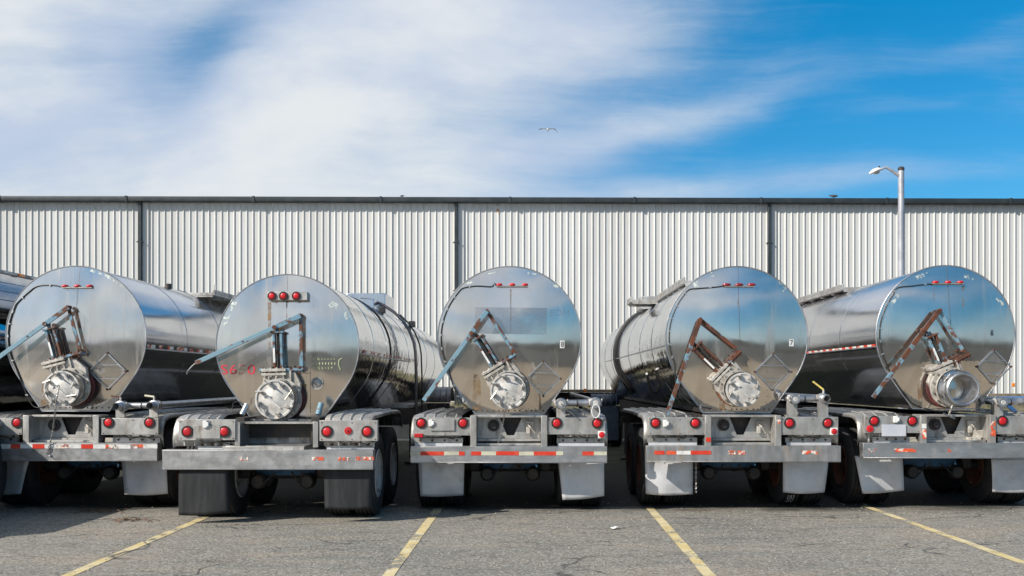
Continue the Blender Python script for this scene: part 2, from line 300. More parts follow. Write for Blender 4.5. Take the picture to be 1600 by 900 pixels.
# ------------------------------------------------------------------ mesh helpers
class MB:
    def __init__(s): s.v = []; s.f = []; s.mi = []; s.sm = []; s.ms = []; s.cur = 0
    def use(s, m):
        if m not in s.ms: s.ms.append(m)
        s.cur = s.ms.index(m); return s
    def add(s, vs, fs, smooth=False):
        b = len(s.v); s.v += [tuple(x) for x in vs]
        for f in fs: s.f.append(tuple(b+i for i in f)); s.mi.append(s.cur); s.sm.append(smooth)
        return s
    def box(s, c, d, rot=None):
        x, y, z = d[0]/2, d[1]/2, d[2]/2
        vs = [Vector((i*x, j*y, k*z)) for i in (-1,1) for j in (-1,1) for k in (-1,1)]
        if rot is not None: vs = [rot @ q for q in vs]
        c = Vector(c)
        return s.add([q+c for q in vs], [(0,1,3,2),(4,6,7,5),(0,4,5,1),(2,3,7,6),(0,2,6,4),(1,5,7,3)])
    def bx(s, x0, x1, y0, y1, z0, z1): return s.box(((x0+x1)/2, (y0+y1)/2, (z0+z1)/2), (abs(x1-x0), abs(y1-y0), abs(z1-z0)))
    def bar(s, a, b, w, t, up=(0,1,0)):      # w across (perpendicular to up), t along up
        a = Vector(a); b = Vector(b); d = (b-a); L = d.length; d.normalize()
        up = Vector(up); sx = d.cross(up).normalized(); uy = sx.cross(d).normalized()
        m = Matrix((sx, uy, d)).transposed()
        return s.box((a+b)/2, (w, t, L), m)
    def tube(s, pts, r, seg=10, caps=True, closed=False):
        pts = [Vector(p) for p in pts]; n = len(pts); rs = r if hasattr(r, '__len__') else [r]*n
        vs = []; fs = []; ref = None
        for i, p in enumerate(pts):
            if closed: t = pts[(i+1) % n]-pts[i-1]
            else: t = pts[min(i+1, n-1)]-pts[max(i-1, 0)]
            t.normalize()
            if ref is None: ref = t.orthogonal().normalized()
            ref = (ref - t*ref.dot(t)).normalized(); bi = t.cross(ref)
            for k in range(seg):
                a = 2*PI*k/seg; vs.append(p+(ref*math.cos(a)+bi*math.sin(a))*rs[i])
        m = n if closed else n-1
        for i in range(m):
            for k in range(seg):
                j = (i+1) % n
                fs.append((i*seg+k, i*seg+(k+1) % seg, j*seg+(k+1) % seg, j*seg+k))
        s.add(vs, fs, True)
        if caps and not closed:
            s.add(vs[:seg], [tuple(range(seg))[::-1]]); s.add(vs[-seg:], [tuple(range(seg))])
        return s
    def cyl(s, a, b, r, seg=20, r2=None): return s.tube([a, b], [r, r if r2 is None else r2], seg)
    def lathe(s, prof, c, axis, seg=32, closed=False):     # prof: (distance along axis, radius)
        ax = Vector(axis).normalized(); ref = ax.orthogonal().normalized()
        if abs(ax.y) > 0.9: ref = Vector((0,0,1))
        bi = ax.cross(ref); c = Vector(c); vs = []; fs = []
        for (h, r) in prof:
            for k in range(seg):
                a = 2*PI*k/seg; vs.append(c+ax*h+(ref*math.cos(a)+bi*math.sin(a))*max(r, 1e-4))
        n = len(prof)
        for i in range(n if closed else n-1):
            for k in range(seg):
                j = (i+1) % n
                fs.append((i*seg+k, i*seg+(k+1) % seg, j*seg+(k+1) % seg, j*seg+k))
        return s.add(vs, fs, True)
    def prism(s, poly, a, b, axis='y'):      # poly in the two other coordinates
        n = len(poly)
        def P3(q, t):
            return {'y': (q[0], t, q[1]), 'x': (t, q[0], q[1]), 'z': (q[0], q[1], t)}[axis]
        vs = [P3(q, a) for q in poly]+[P3(q, b) for q in poly]
        fs = [tuple(range(n)), tuple(range(2*n-1, n-1, -1))]+[(i, n+i, n+(i+1) % n, (i+1) % n) for i in range(n)]
        return s.add(vs, fs)
    def build(s, name, m=None, parent=None, bevel=0.0, autosmooth=40, **props):
        me = bpy.data.meshes.new(name); me.from_pydata(s.v, [], s.f)
        for q in (s.ms or [m]): me.materials.append(q)
        if m is not None and not s.ms: pass
        me.polygons.foreach_set('material_index', s.mi)
        me.polygons.foreach_set('use_smooth', [bool(x) for x in s.sm])
        me.update()
        import bmesh
        bm = bmesh.new(); bm.from_mesh(me); bmesh.ops.remove_doubles(bm, verts=bm.verts, dist=1e-5) if bevel == 0 else None
        bmesh.ops.recalc_face_normals(bm, faces=bm.faces); bm.to_mesh(me); bm.free()
        me.set_sharp_from_angle(angle=R(autosmooth))
        o = bpy.data.objects.new(name, me); col.objects.link(o)
        if parent is not None: o.parent = parent
        if bevel:
            b = o.modifiers.new('bevel', 'BEVEL'); b.width = bevel; b.segments = 2; b.limit_method = 'ANGLE'; b.angle_limit = R(50)
        for k, q in props.items(): o[k] = q
        return o
def mb(m): return MB().use(m)
def tag(o, label=None, cat=None, group=None, kind=None):
    if label: o['label'] = label
    if cat: o['category'] = cat
    if group: o['group'] = group
    if kind: o['kind'] = kind
    return o
def empty(name, loc, rz=0.0):
    o = bpy.data.objects.new(name, None); col.objects.link(o); o.location = loc; o.rotation_euler = (0, 0, rz); o.empty_display_size = 0.3
    return o
def share(o, loc=None, parent=None, name=None, rot=None):
    c = o.copy(); col.objects.link(c); c.parent = parent
    if loc is not None: c.location = loc
    if rot is not None: c.rotation_euler = rot
    return c
def fit(body, x0, z0, w, h):
    """letters as a flat mesh in the XZ plane, facing -Y, fitted in a box; returns list of verts and faces"""
    cu = bpy.data.curves.new('lettering', 'FONT'); cu.body = body; cu.resolution_u = 3
    o = bpy.data.objects.new('lettering', cu); col.objects.link(o)
    dg = bpy.context.evaluated_depsgraph_get(); me = bpy.data.meshes.new_from_object(o.evaluated_get(dg))
    vs = [v.co.copy() for v in me.vertices]; fs = [tuple(q.vertices) for q in me.polygons]
    bpy.data.objects.remove(o); bpy.data.curves.remove(cu); bpy.data.meshes.remove(me)
    ax = min(v.x for v in vs); bx_ = max(v.x for v in vs); ay = min(v.y for v in vs); by = max(v.y for v in vs)
    return [(x0+(v.x-ax)/(bx_-ax)*w, z0+(v.y-ay)/(by-ay)*h) for v in vs], fs

# ------------------------------------------------------------------ ground
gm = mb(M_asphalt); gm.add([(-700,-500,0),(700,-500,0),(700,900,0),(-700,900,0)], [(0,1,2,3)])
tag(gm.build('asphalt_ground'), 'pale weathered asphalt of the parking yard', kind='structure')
def gpt(px, py, z=0.0):
    d = FPX*(CH-z)/(py-CY); return Vector(((px-CX)*d/FPX, d, z))
def stripe(a, b, wdt, label):
    a = gpt(*a); b = gpt(*b); d = (b-a).normalized(); a = a-d*6; b = b+d*.22; n = Vector((-d.y, d.x, 0))*wdt/2
    m = mb(M_stripe); N = 40
    vs = []; 
    for i in range(N+1):
        t = a.lerp(b, i/N)
        vs += [t-n*(1+random.uniform(-.07,.07))+Vector((0,0,.004)), t+n*(1+random.uniform(-.07,.07))+Vector((0,0,.004))]
    m.add(vs, [(2*i, 2*i+1, 2*i+3, 2*i+2) for i in range(N)])
    return tag(m.build('parking_line'), label, kind='structure', group='yellow parking bay lines')
stripe((112,897), (322,808), .105, 'faded yellow parking line running in front of the tanker marked S650')
stripe((609,897), (682,799), .105, 'cracked yellow parking line between the S650 tanker and the tanker numbered 8')
stripe((1106,897), (1018,797), .105, 'yellow parking line ahead of the tanker numbered 7')
stripe((1600,880), (1360,794), .105, 'yellow parking line ahead of the open valve tanker numbered 6')
m = mb(M_stripe); m.add([(4.5, 8.02, .006), (12, 8.02, .006), (12, 8.1, .006), (4.5, 8.1, .006)], [(0,1,2,3)])
tag(m.build('parking_line'), 'thin yellow cross line at the lower edge of the yard', kind='structure', group='yellow parking bay lines')

m = mb(M_reflground); m.add([(-400,-300,.02),(400,-300,.02),(400,-7,.02),(-400,-7,.02)], [(0,1,2,3)])  # unseen sheet behind the camera, added so the tank heads reflect a dark band
tag(m.build('unseen_dark_ground'), 'dark ground sheet added out of view for the tank reflections', kind='structure')
m = mb(M_gravelyard); m.add([(-400,-6.99,.02),(400,-6.99,.02),(400,6.2,.02),(-400,6.2,.02)], [(0,1,2,3)])
tag(m.build('gravel_lane'), 'tan gravel lane between the added dark ground and the asphalt bays', kind='structure')
# wooded ridge all round, low on the horizon
m = mb(M_ridge); N = 220; vs = []; prof = [(0, 0), (10, .45), (24, .85), (44, 1.0), (90, .35), (150, 0)]
for i in range(N):
    a = 2*PI*i/N; hgt = 6.5+4.0*mnoise.noise(Vector((math.cos(a)*3, math.sin(a)*3, 1)))+2.2*mnoise.noise(Vector((math.cos(a)*22, math.sin(a)*22, 5)))
    for (dr, k) in prof:
        rr = 165+dr; vs.append((rr*math.cos(a), rr*math.sin(a), max(hgt*k+(random.uniform(-.5,.5) if k else 0), 0)-.3*(k == 0)))
K = len(prof)
m.add(vs, [(i*K+j, ((i+1) % N)*K+j, ((i+1) % N)*K+j+1, i*K+j+1) for i in range(N) for j in range(K-1)], False)
tag(m.build('hills'), 'low dark wooded ridge round the yard', kind='structure')

# ------------------------------------------------------------------ warehouse
BD = 27.6; BS = FPX/BD
wh = empty('warehouse', (0, BD, 0), 0.0135)
tag(wh, 'long cream corrugated metal warehouse behind the whole row of tankers', 'warehouse')
ZB, ZT = 1.07, 6.86
PW = 0.912; NR = 5; pit = PW/NR
def panel_mesh():
    m = mb(M_siding); prof = []
    for k in range(NR):
        x = k*pit
        prof += [(x, 0), (x+.100, 0), (x+.126, -.027), (x+.141, -.027), (x+.153, 0)]
    prof.append((PW, 0)); n = len(prof)
    vs = [(x, y, ZB) for x, y in prof]+[(x, y, ZT) for x, y in prof]
    m.add(vs, [(i, i+1, n+i+1, n+i) for i in range(n-1)])
    return m
first = None
x = -20.42-PW*4; k = 0
while x < 22.5:
    if first is None: first = panel_mesh().build('wall_panel', parent=wh); o = first
    else: o = share(first, parent=wh)
    o.location = (x, -0.006*(k % 2), 0); x += PW; k += 1
m = mb(M_siding); m.bx(-24.1, 22.6, .06, 24, 0.3, ZT); m.build('wall_body', parent=wh)
m = mb(M_roof); m.prism([(-.25+.0, 6.96), (12, 8.0), (24.2, 6.96), (24.2, 6.9), (-.0, 6.9)], -24.3, 22.8, 'x'); m.build('roof', parent=wh)
m = mb(M_trimdark)                                   # box gutter with lip
m.prism([(-.24,6.99),(-.25,6.97),(-.235,6.86),(-.19,6.845),(-.03,6.845),(-.03,7.0),(-.06,7.0),(-.06,6.90),(-.21,6.90),(-.215,6.99)], -24.3, 22.8, 'x')
m.build('gutter', parent=wh)
for k_ in range(13):
    x_ = -22.6+3.66*k_+random.uniform(-.05,.05); m = mb(M_trimdark); m.bx(x_-.035, x_+.035, -.262, -.02, 6.835, 7.004); m.build('gutter_joint', parent=wh, bevel=.004)
m = mb(mat('rust_run_stain', (0.42,0.20,0.07), .8, 0, alpha_lo=.46, alpha_hi=.60, ascale=9)); x_ = (778-CX)/BS
m.add([(x_-.035,-.0335,6.50),(x_+.03,-.0335,6.50),(x_+.04,-.0335,6.84),(x_-.045,-.0335,6.84)], [(0,1,2,3)]); m.build('rust_stain', parent=wh)
for px in (-20.42, -11.30, -2.18, 6.94, 16.06):
    m = mb(M_trimdark); m.bx(px-.05, px+.05, -.135, -.045, .8, 6.85); m.build('downspout', parent=wh, bevel=.008)
    m2 = mb(M_trimdark)
    for z in (2.1, 3.6, 4.3, 5.7): m2.bx(px-.085, px+.085, -.14, -.04, z-.015, z+.015)
    m2.build('downspout_strap', parent=wh)
    m = mb(M_siding); m.bx(px+.055, px+.22, -.042, -.02, ZB, ZT-.003); m.build('joint_cover', parent=wh)
m = mb(M_conc); m.bx(-24.1, 22.6, -.03, .05, .3, ZB-.004); m.build('foundation_wall', parent=wh)
# concrete kerb wall and grass bank in front of it
m = mb(M_conc); m.bx(-60, 60, 25.9, 26.12, -.1, .62); tag(m.build('retaining_wall', bevel=.01), 'low pale concrete wall holding the grass bank before the warehouse', 'wall')
m = mb(M_conc); m.bx(-60, 60, 25.0, 25.897, -.1, .11); tag(m.build('pavement'), 'narrow concrete strip along the low wall', kind='structure')
m = mb(M_grassy); vs = []
N = 240
for i in range(N+1):
    for j, (y, z) in enumerate([(26.12,.60),(26.5,.74),(27.0,.90),(27.45,1.0),(27.9,1.03)]): vs.append((-60+120*i/N, y, z+random.uniform(-.02,.02)))
m.add(vs, [(i*5+j, (i+1)*5+j, (i+1)*5+j+1, i*5+j+1) for i in range(N) for j in range(4)], True)
tag(m.build('grass_bank'), 'dry grass bank below the warehouse wall', kind='structure')
m = mb(M_grass)
for i in range(5200):
    x = random.uniform(-16, 16); y = random.uniform(26.14, 27.4); z = .6+(y-26.12)*.32; h = random.uniform(.05, .16); w = .012; a = random.uniform(-.05,.05)
    m.add([(x-w,y,z-.02),(x+w,y,z-.02),(x+a,y+a*.5,z+h)], [(0,1,2)])
tag(m.build('grass'), 'short dry grass on the bank', 'grass', kind='stuff')

# ------------------------------------------------------------------ lamp post
d = 25.3; s = FPX/d; lx = (1408-CX)/s
lp = empty('lamp_post', (lx, d, 0)); tag(lp, 'grey steel lamp post with one curved arm standing by the warehouse', 'lamp post')
m = mb(M_pole); m.tube([(0,0,.12),(0,0,7.30)], [.092,.078], 24); m.build('pole', parent=lp)
m = mb(M_dark); m.lathe([(0,.0),(0,.085),(.07,.085),(.10,.05),(.11,0)], (0,0,7.30), (0,0,1), 20); m.build('pole_cap', parent=lp)
m = mb(M_conc); m.cyl((0,0,-.05),(0,0,.12),.2, 24); m.build('footing', parent=lp)
m = mb(M_pole); m.tube([(-.06,0,7.17),(-.18,0,7.25),(-.30,0,7.33),(-.38,0,7.375),(-.44,0,7.38),(-.50,0,7.345),(-.53,0,7.32)], [.048,.042,.036,.032,.03,.03,.03], 12); m.build('lamp_arm', parent=lp)
m = mb(M_lampw); vs = []; fs = []
secs = [(-.50,.03,.035,0),(-.56,.08,.06,.01),(-.66,.12,.085,0),(-.76,.12,.085,-.02),(-.83,.07,.05,-.04),(-.86,.01,.01,-.05)]
for (x, w, h, dzz) in secs:
    for k in range(16):
        a = 2*PI*k/16; zz = math.sin(a)*h; zz = zz if zz > 0 else zz*.45
        vs.append((x, math.cos(a)*w, 7.29+dzz+zz+(x+.66)*.18))
fs = [(i*16+k, i*16+(k+1) % 16, (i+1)*16+(k+1) % 16, (i+1)*16+k) for i in range(5) for k in range(16)]
m.add(vs, fs, True); h_ = m.build('lamp_head', parent=lp, autosmooth=60)
m = mb(M_lampg); m.lathe([(0,.09),(-.03,.08),(-.055,.04),(-.06,0)], (-.66,0,7.262), (0,0,1), 16); m.build('lamp_lens', parent=h_)
m = mb(M_dark); m.cyl((-.585,0,7.375),(-.585,0,7.42),.022, 10); m.build('photocell', parent=h_)

# ------------------------------------------------------------------ birds
def bird(name, loc, size, label, m_body, rz=0):
    o = empty(name, loc, rz)
    m = mb(m_body); prof = [(-.5,.0),(-.42,.06),(-.2,.15),(.05,.19),(.25,.14),(.38,.09),(.46,.085),(.54,.06),(.58,.02),(.66,0)]
    vs = []; K = 12
    for (t, r) in prof:
        for k in range(K):
            a = 2*PI*k/K; vs.append((t*size, r*math.cos(a)*size, (r*math.sin(a)+.28*max(t-.1,0)+.02)*size))
    m.add(vs, [(i*K+k, i*K+(k+1) % K, (i+1)*K+(k+1) % K, (i+1)*K+k) for i in range(len(prof)-1) for k in range(K)], True)
    m.build('body', parent=o)
    return o
d = 42.0; s = FPX/d
gl = empty('gull', ((856-CX)/s, d, CH+(CY-203)/s)); tag(gl, 'white gull with dark wing tips gliding in the open sky', 'gull')
m = mb(M_birdw); m.tube([(0,-.24,-.02),(0,-.15,0),(0,0,.01),(0,.16,0),(0,.3,0)], [.008,.03,.048,.034,.008], 12); m.build('body', parent=gl)
for sg in (-1, 1):
    m = mb(M_birdw); pts = [(0,0,.02,.13),(.14*sg,.02,.06,.12),(.26*sg,.03,.05,.09)] ; 
    pts += [(.28*sg,.03,.05,.085),(.36*sg,.06,.00 if sg>0 else .05,.05),(.44*sg,.10,-.07 if sg>0 else .04,.012)]
    vs = []
    for (x,y,z,c) in pts: vs += [(x,y-c,z),(x,y,z+.012),(x,y+c*.7,z),(x,y,z-.006)]
    def q(a,b): return [(i*4+k, i*4+(k+1)%4, (i+1)*4+(k+1)%4, (i+1)*4+k) for i in range(a,b) for k in range(4)]
    m.add(vs, q(0,2), True); m.use(M_bird); m.add(vs, q(2,5), True); m.build('wing', parent=gl)
d = 27.5; s = FPX/d
b1 = bird('pigeon', ((1303-CX)/s, d, 7.045), .24, 'dark pigeon perched on the warehouse gutter edge', M_bird, R(160)); tag(b1, cat='pigeon')
tag(b1, 'dark pigeon perched on the warehouse gutter near the lamp post')
b2 = bird('pigeon', ((628-CX)/s, d, 7.05), .13, '', M_bird, R(10)); tag(b2, 'tiny dark bird on the warehouse gutter above the S650 tanker', 'pigeon')

# ------------------------------------------------------------------ tanker trailers
def rho(th, r, hb=1.063):
    x, z = abs(math.cos(th)), math.sin(th)
    a = R(35); p = r
    if z < -math.sin(a)*1.0 and x >= 0:
        c = x*math.cos(a)-z*math.sin(a)
        p = r/max(c, .2)
        p = min(p, hb*r/(-z))
    return p
def outline_angles(n=112):
    th = [2*PI*k/n for k in range(n)]
    # exact corner
    lo, hi = -PI/2+.001, -R(35)
    f = lambda t: (1/(math.cos(t)*math.cos(R(35))-math.sin(t)*math.sin(R(35)))) - 1.063/(-math.sin(t))
    a, b = R(-89), R(-50)
    for _ in range(60):
        c = (a+b)/2
        if f(a)*f(c) <= 0: b = c
        else: a = c
    th += [a % (2*PI), (PI-a) % (2*PI)]
    return sorted(th)
TH = outline_angles()
DD = 0.062
def head_y(x, z, r):      # x, z from the head centre
    t = min(math.hypot(x, z)/r, 1.0); e = .10
    cone = (math.sqrt(t*t+e*e)-e)/(math.sqrt(1+e*e)-e)
    return -DD*(1-(0.35*cone+0.65*t*t))
TYRE = {}
def wheel(parent, x, y, out, rim_mat, visible_depth):
    key = (rim_mat.name, out)
    if key not in TYRE:
        m = mb(rim_mat); s_ = out
        m.lathe([(.135,.285),(.125,.300),(.105,.285),(.09,.262),(-.09,.262),(-.105,.285),(-.125,.300),(-.135,.285)], (0,0,0), (s_,0,0), 36)
        m.lathe([(.085,.262),(.06,.24),(.03,.20),(-.02,.175),(-.04,.15),(-.04,.11),(.02,.10),(.07,.09),(.085,.07),(.085,0)], (0,0,0), (s_,0,0), 36)
        for k in range(10):
            a = 2*PI*k/10; m.cyl((s_*-.035, .132*math.cos(a), .132*math.sin(a)), (s_*.0, .132*math.cos(a), .132*math.sin(a)), .016, 6)
        rim = m.build('wheel')
        m = mb(M_rubber)
        prof = [(-.115,.288),(-.132,.33),(-.140,.40),(-.135,.46),(-.122,.495),(-.112,.512)]
        for gx in (-.075,-.025,.025,.075): prof += [(gx-.010,.518),(gx-.007,.504),(gx+.007,.504),(gx+.010,.518)]
        prof += [(.112,.512),(.122,.495),(.135,.46),(.140,.40),(.132,.33),(.115,.288)]
        m.lathe(prof, (0,0,0), (s_,0,0), 48)
        ty = m.build('tyre', parent=rim, autosmooth=30)
        TYRE[key] = (rim, ty); w = rim
    else:
        rim, ty = TYRE[key]; w = rim.copy(); col.objects.link(w); t2 = ty.copy(); col.objects.link(t2); t2.parent = w
    w.parent = parent; w.location = (x, y, .518); w.rotation_euler = (random.uniform(0, 6.28), 0, 0)
    return w

def tanker(c):
    X, YB, r, HZ, HS = c['X'], c['yb'], c['r'], c['hz'], c['hs']
    root = empty('tanker_trailer', (X, YB, 0)); tag(root, c['label'], 'tanker trailer', 'tanker trailers parked side by side')
    L = c.get('L', 12.3)
    def F(px, py, dy):
        dep = YB+dy; return Vector(((px-CX)*dep/FPX-X, dy, CH+(CY-py)*dep/FPX))
    # ---- tank shell
    m = mb(c['shell']); ys = [0.0]; y = 0.0
    while y < L-HS-.01: y = min(y+.6, L-HS); ys.append(y)
    n = len(TH); vs = []; 
    for y in ys:
        for t in TH:
            q = rho(t, r); vs.append((q*math.cos(t), HS+y, HZ+q*math.sin(t)))
    m.add(vs, [(i*n+k, i*n+(k+1) % n, (i+1)*n+(k+1) % n, (i+1)*n+k) for i in range(len(ys)-1) for k in range(n)], True)
    e = vs[-n:]; m.add(e+[(0, L+.35, HZ)], [(k, (k+1) % n, n) for k in range(n)], True)
    shell = m.build('tank_shell', parent=root, autosmooth=35)
    # welded seam bands round the shell, thin raised
    for ysn in c.get('seams', (1.5, 3.0, 4.8, 6.6, 8.4, 10.2)):
        m = mb(c['shell']); vs = []
        for (off, yy) in ((0.0005, -.022*c.get('sbw',1)), (.004, -.018*c.get('sbw',1)), (.004, .018*c.get('sbw',1)), (.0005, .022*c.get('sbw',1))):
            for t in TH:
                q = rho(t, r)+off; vs.append((q*math.cos(t), HS+ysn+yy, HZ+q*math.sin(t)))
        m.add(vs, [(i*n+k, i*n+(k+1) % n, (i+1)*n+(k+1) % n, (i+1)*n+k) for i in range(3) for k in range(n)], True)
        m.build('seam_band', parent=root, autosmooth=30)
    # ---- rear head
    m = mb(c['head']); NRG = 22; vs = [(0, HS-.004+head_y(0, 0, r), HZ)]
    for i in range(1, NRG+1):
        f = (i/NRG)**.85
        for t in TH:
            q = rho(t, r)*f*.9985; x, z = q*math.cos(t), q*math.sin(t); vs.append((x, HS-.004+head_y(x, z, r), HZ+z))
    fs = [(0, 1+k, 1+(k+1) % n) for k in range(n)]
    fs += [(1+i*n+k, 1+(i+1)*n+k, 1+(i+1)*n+(k+1) % n, 1+i*n+(k+1) % n) for i in range(NRG-1) for k in range(n)]
    m.add(vs, fs, True); head = m.build('rear_head', parent=root, autosmooth=60)
    def hy(x, z): return HS-.004+head_y(x, z-HZ, r)
    def H(px, py, off=0.0):                                   # photo point put on the head surface
        dy = HS-.06
        for _ in range(3):
            q = F(px, py, dy); dy = hy(q.x, q.z)
        q = F(px, py, dy); return Vector((q.x, dy-off, q.z))
    pts = [(rho(t, r*1.002)*math.cos(t), HS-.004, HZ+rho(t, r*1.002)*math.sin(t)) for t in TH]
    m = mb(M_pipe); m.tube(pts, .0085, 6, closed=True); m.build('head_rim', parent=root)
    def decal(corners, mtl, name='sticker', off=.0025, par=None, N=5):
        m = mb(mtl); vs = []
        for i in range(N+1):
            for j in range(N+1):
                a, b_ = i/N, j/N
                px = (corners[0][0]*(1-a)+corners[1][0]*a)*(1-b_)+(corners[3][0]*(1-a)+corners[2][0]*a)*b_
                py = (corners[0][1]*(1-a)+corners[1][1]*a)*(1-b_)+(corners[3][1]*(1-a)+corners[2][1]*a)*b_
                vs.append(H(px, py, off))
        m.add(vs, [(i*(N+1)+j, (i+1)*(N+1)+j, (i+1)*(N+1)+j+1, i*(N+1)+j+1) for i in range(N) for j in range(N)], True)
        return m.build(name, parent=par or root)
    def letters(body, px0, py0, px1, py1, mtl, off=.004, name='lettering'):
        P, fs = fit(body, 0, 0, 1, 1); m = mb(mtl)
        m.add([H(px0+(px1-px0)*u_, py1+(py0-py1)*w_, off) for u_, w_ in P], fs); return m.build(name, parent=root)
    for cn in c.get('residue', []):
        (x, y, w, h, a) = cn; ca, sa = math.cos(R(a)), math.sin(R(a))
        decal([(x+(i*w*ca-j*h*sa)/2, y+(i*w*sa+j*h*ca)/2) for i, j in ((-1,-1),(1,-1),(1,1),(-1,1))], M_residue, 'tape_residue')
    if c.get('seam_x'):      # vertical seam above the centre
        x0, y0, x1, y1 = c['seam_x']
        m = mb(M_seam); m.tube([H(x0+(x1-x0)*k/14, y0+(y1-y0)*k/14, .0) for k in range(15)], .0035, 5); m.build('head_seam', parent=root)
    for (dx0, dy0, dy1, dw) in c.get('drips', []):
        decal([(dx0-dw, dy0), (dx0+dw, dy0), (dx0+dw*.6, dy1), (dx0-dw*.6, dy1)], M_drip, 'rust_drip', .0018)
    # rivets along the skirt
    m = mb(M_hole); hbz = HZ-1.063*r
    for k in range(13):
        x = -.42+.07*k+random.uniform(-.012,.012); z = hbz+.045
        yy = hy(x, z); m.lathe([(0,.011),(.006,.009),(.008,0)], (x, yy-.0005, z), (0,-1,0), 8)
    m.build('skirt_rivets', parent=root, kind='stuff')
    # lower doubler plate seam round the nozzle
    if c.get('doubler'):
        m = mb(M_alu)
        poly = c['doubler']; P3 = [H(px, py, .003) for px, py in poly]; P4 = [H(px, py, -.002) for px, py in poly]
        n2 = len(poly); cc = sum(P3, Vector())/n2; cc.y = hy(cc.x, cc.z)-.004
        m.use(c['head']); m.add(P3+P4+[cc], [(i, (i+1) % n2, n2*2) for i in range(n2)]+[(i, n2+i, n2+(i+1) % n2, (i+1) % n2) for i in range(n2)])
        m.use(M_hole)
        for i in range(n2):
            a, b_ = P3[i], P3[(i+1) % n2]; K = max(int((b_-a).length/.075), 1)
            for k in range(K):
                q = a.lerp(b_, (k+.5)/K)*.97+cc*.03; m.lathe([(0,.006),(.004,.004),(.004,0)], (q.x, hy(q.x,q.z)-.004, q.z), (0,-1,0), 6)
        m.build('nozzle_doubler_plate', parent=root, kind='stuff')
    # ---- marker light bar
    mk = c['marker']
    if mk[0] == 'bar':
        _, x0, x1, yc, cols = mk
        a, b_ = H(x0, yc+1.5, .012), H(x1, yc+1.5, .012)
        m = mb(M_alu); m.bar(a, b_, .05, .014, (0,0,1)); base = m.build('marker_light_bar', parent=root)
        for k in range(3):
            q = a.lerp(b_, (.09, .5, .91)[k]); q.y = hy(q.x, q.z)-.02; q.z += .018
            m = mb(M_reddark if c.get('darkmark') else M_red)
            vs = []; K = 16; pr = [(0,1.0),(.018,.97),(.030,.75),(.036,.35),(.037,0.01)]
            for (hh, f) in pr:
                for t in range(K):
                    an = 2*PI*t/K; cx_, cz_ = math.cos(an), math.sin(an)
                    sx = math.copysign(abs(cx_)**.6, cx_)*(.052 if c.get('darkmark') else .038)*f; sz = math.copysign(abs(cz_)**.7, cz_)*.021*f
                    vs.append((q.x+sx, q.y+.012-hh, q.z+sz))
            m.add(vs, [(i*K+t, i*K+(t+1) % K, (i+1)*K+(t+1) % K, (i+1)*K+t) for i in range(4) for t in range(K)], True)
            m.build('marker_light', parent=base)
    else:
        _, x0, x1, y0, y1, lens = mk
        a, b_ = H(x0, y0), H(x1, y1); yy = min(a.y, b_.y); a = F(x0, y0, yy-.09); b_ = F(x1, y1, yy-.09)
        m = mb(M_alu); m.bx(a.x, b_.x, yy-.09, yy+.04, b_.z, a.z); base = m.build('marker_light_box', parent=root, bevel=.004)
        for px in lens:
            q = F(px, (y0+y1)/2, yy-.09); tail_lamp(base, q, .045)
    # conduit round the left edge
    if c.get('conduit'):
        pp = [H(px, py, .010) for px, py in c['conduit']]
        a0 = R(c.get('ca0', 146)); a1 = R(c.get('ca1', 214))
        for k in range(13):
            t = a0+(a1-a0)*k/12; q = rho(t, r)*.955; x, z = q*math.cos(t), q*math.sin(t); pp.append(Vector((x, HS-.016+head_y(x,z,r), HZ+z)))
        for px, py in c['conduit2']: pp.append(H(px, py, .012))
        sm = []
        for i in range(len(pp)-1):
            p0, p1, p2, p3 = pp[max(i-1,0)], pp[i], pp[i+1], pp[min(i+2, len(pp)-1)]
            for k in range(4):
                t = k/4; sm.append(.5*((2*p1)+(p2-p0)*t+(2*p0-5*p1+4*p2-p3)*t*t+(3*p1-p0-3*p2+p3)*t**3))
        sm.append(pp[-1])
        m = mb(M_black); m.tube(sm, .0085, 8); cb = m.build('wiring_conduit', parent=root)
        m = mb(M_cableclip)
        for i in range(5, len(sm)-3, 9):
            q = sm[i]; m.box(q+Vector((0,-.006,0)), (.035,.012,.014), Matrix.Rotation(random.uniform(0,3), 3, 'Y'))
        m.build('conduit_clip', parent=cb)
    # ---- placard holder
    if c.get('placard'):
        px, py, hw = c['placard']; yy = H(px, py).y-.022
        q = F(px, py, yy); w = hw
        cs = [q+Vector((0,0,w)), q+Vector((w,0,0)), q+Vector((0,0,-w)), q+Vector((-w,0,0))]
        m = mb(M_placard); N_ = 6; vs = []
        for i in range(N_+1):
            for j in range(N_+1):
                v_ = cs[0].lerp(cs[1], i/N_)+(cs[3]-cs[0])*(j/N_); v_ = q+(v_-q)*.93; vs.append((v_.x, hy(v_.x, v_.z)-.004, v_.z))
        m.add(vs, [(i*(N_+1)+j, (i+1)*(N_+1)+j, (i+1)*(N_+1)+j+1, i*(N_+1)+j+1) for i in range(N_) for j in range(N_)], True); pl = m.build('placard_holder', parent=root)
        m = mb(M_pipe)
        for i in range(4): m.bar(cs[i]+Vector((0,-.006,0)), cs[(i+1) % 4]+Vector((0,-.006,0)), .013, .012)
        m.bar(q+Vector((-w*.6,-.008,w*.35)), q+Vector((w*.6,-.008,w*.35)), .008, .006); m.bar(q+Vector((-w*.6,-.008,-w*.4)), q+Vector((w*.6,-.008,-w*.4)), .008, .006)
        m.build('placard_frame', parent=pl)
        m = mb(M_hole)
        for i in range(4): m.cyl(cs[i]+Vector((0,.02,0)), cs[i]+Vector((0,-.02,0)), .014, 8)
        m.build('placard_bolts', parent=pl, kind='stuff')
    # ---- outlet valve: neck, slide body, lid, yoke and lever linkage
    V = c['valve']; lx_, ly_, lr = V['lid']
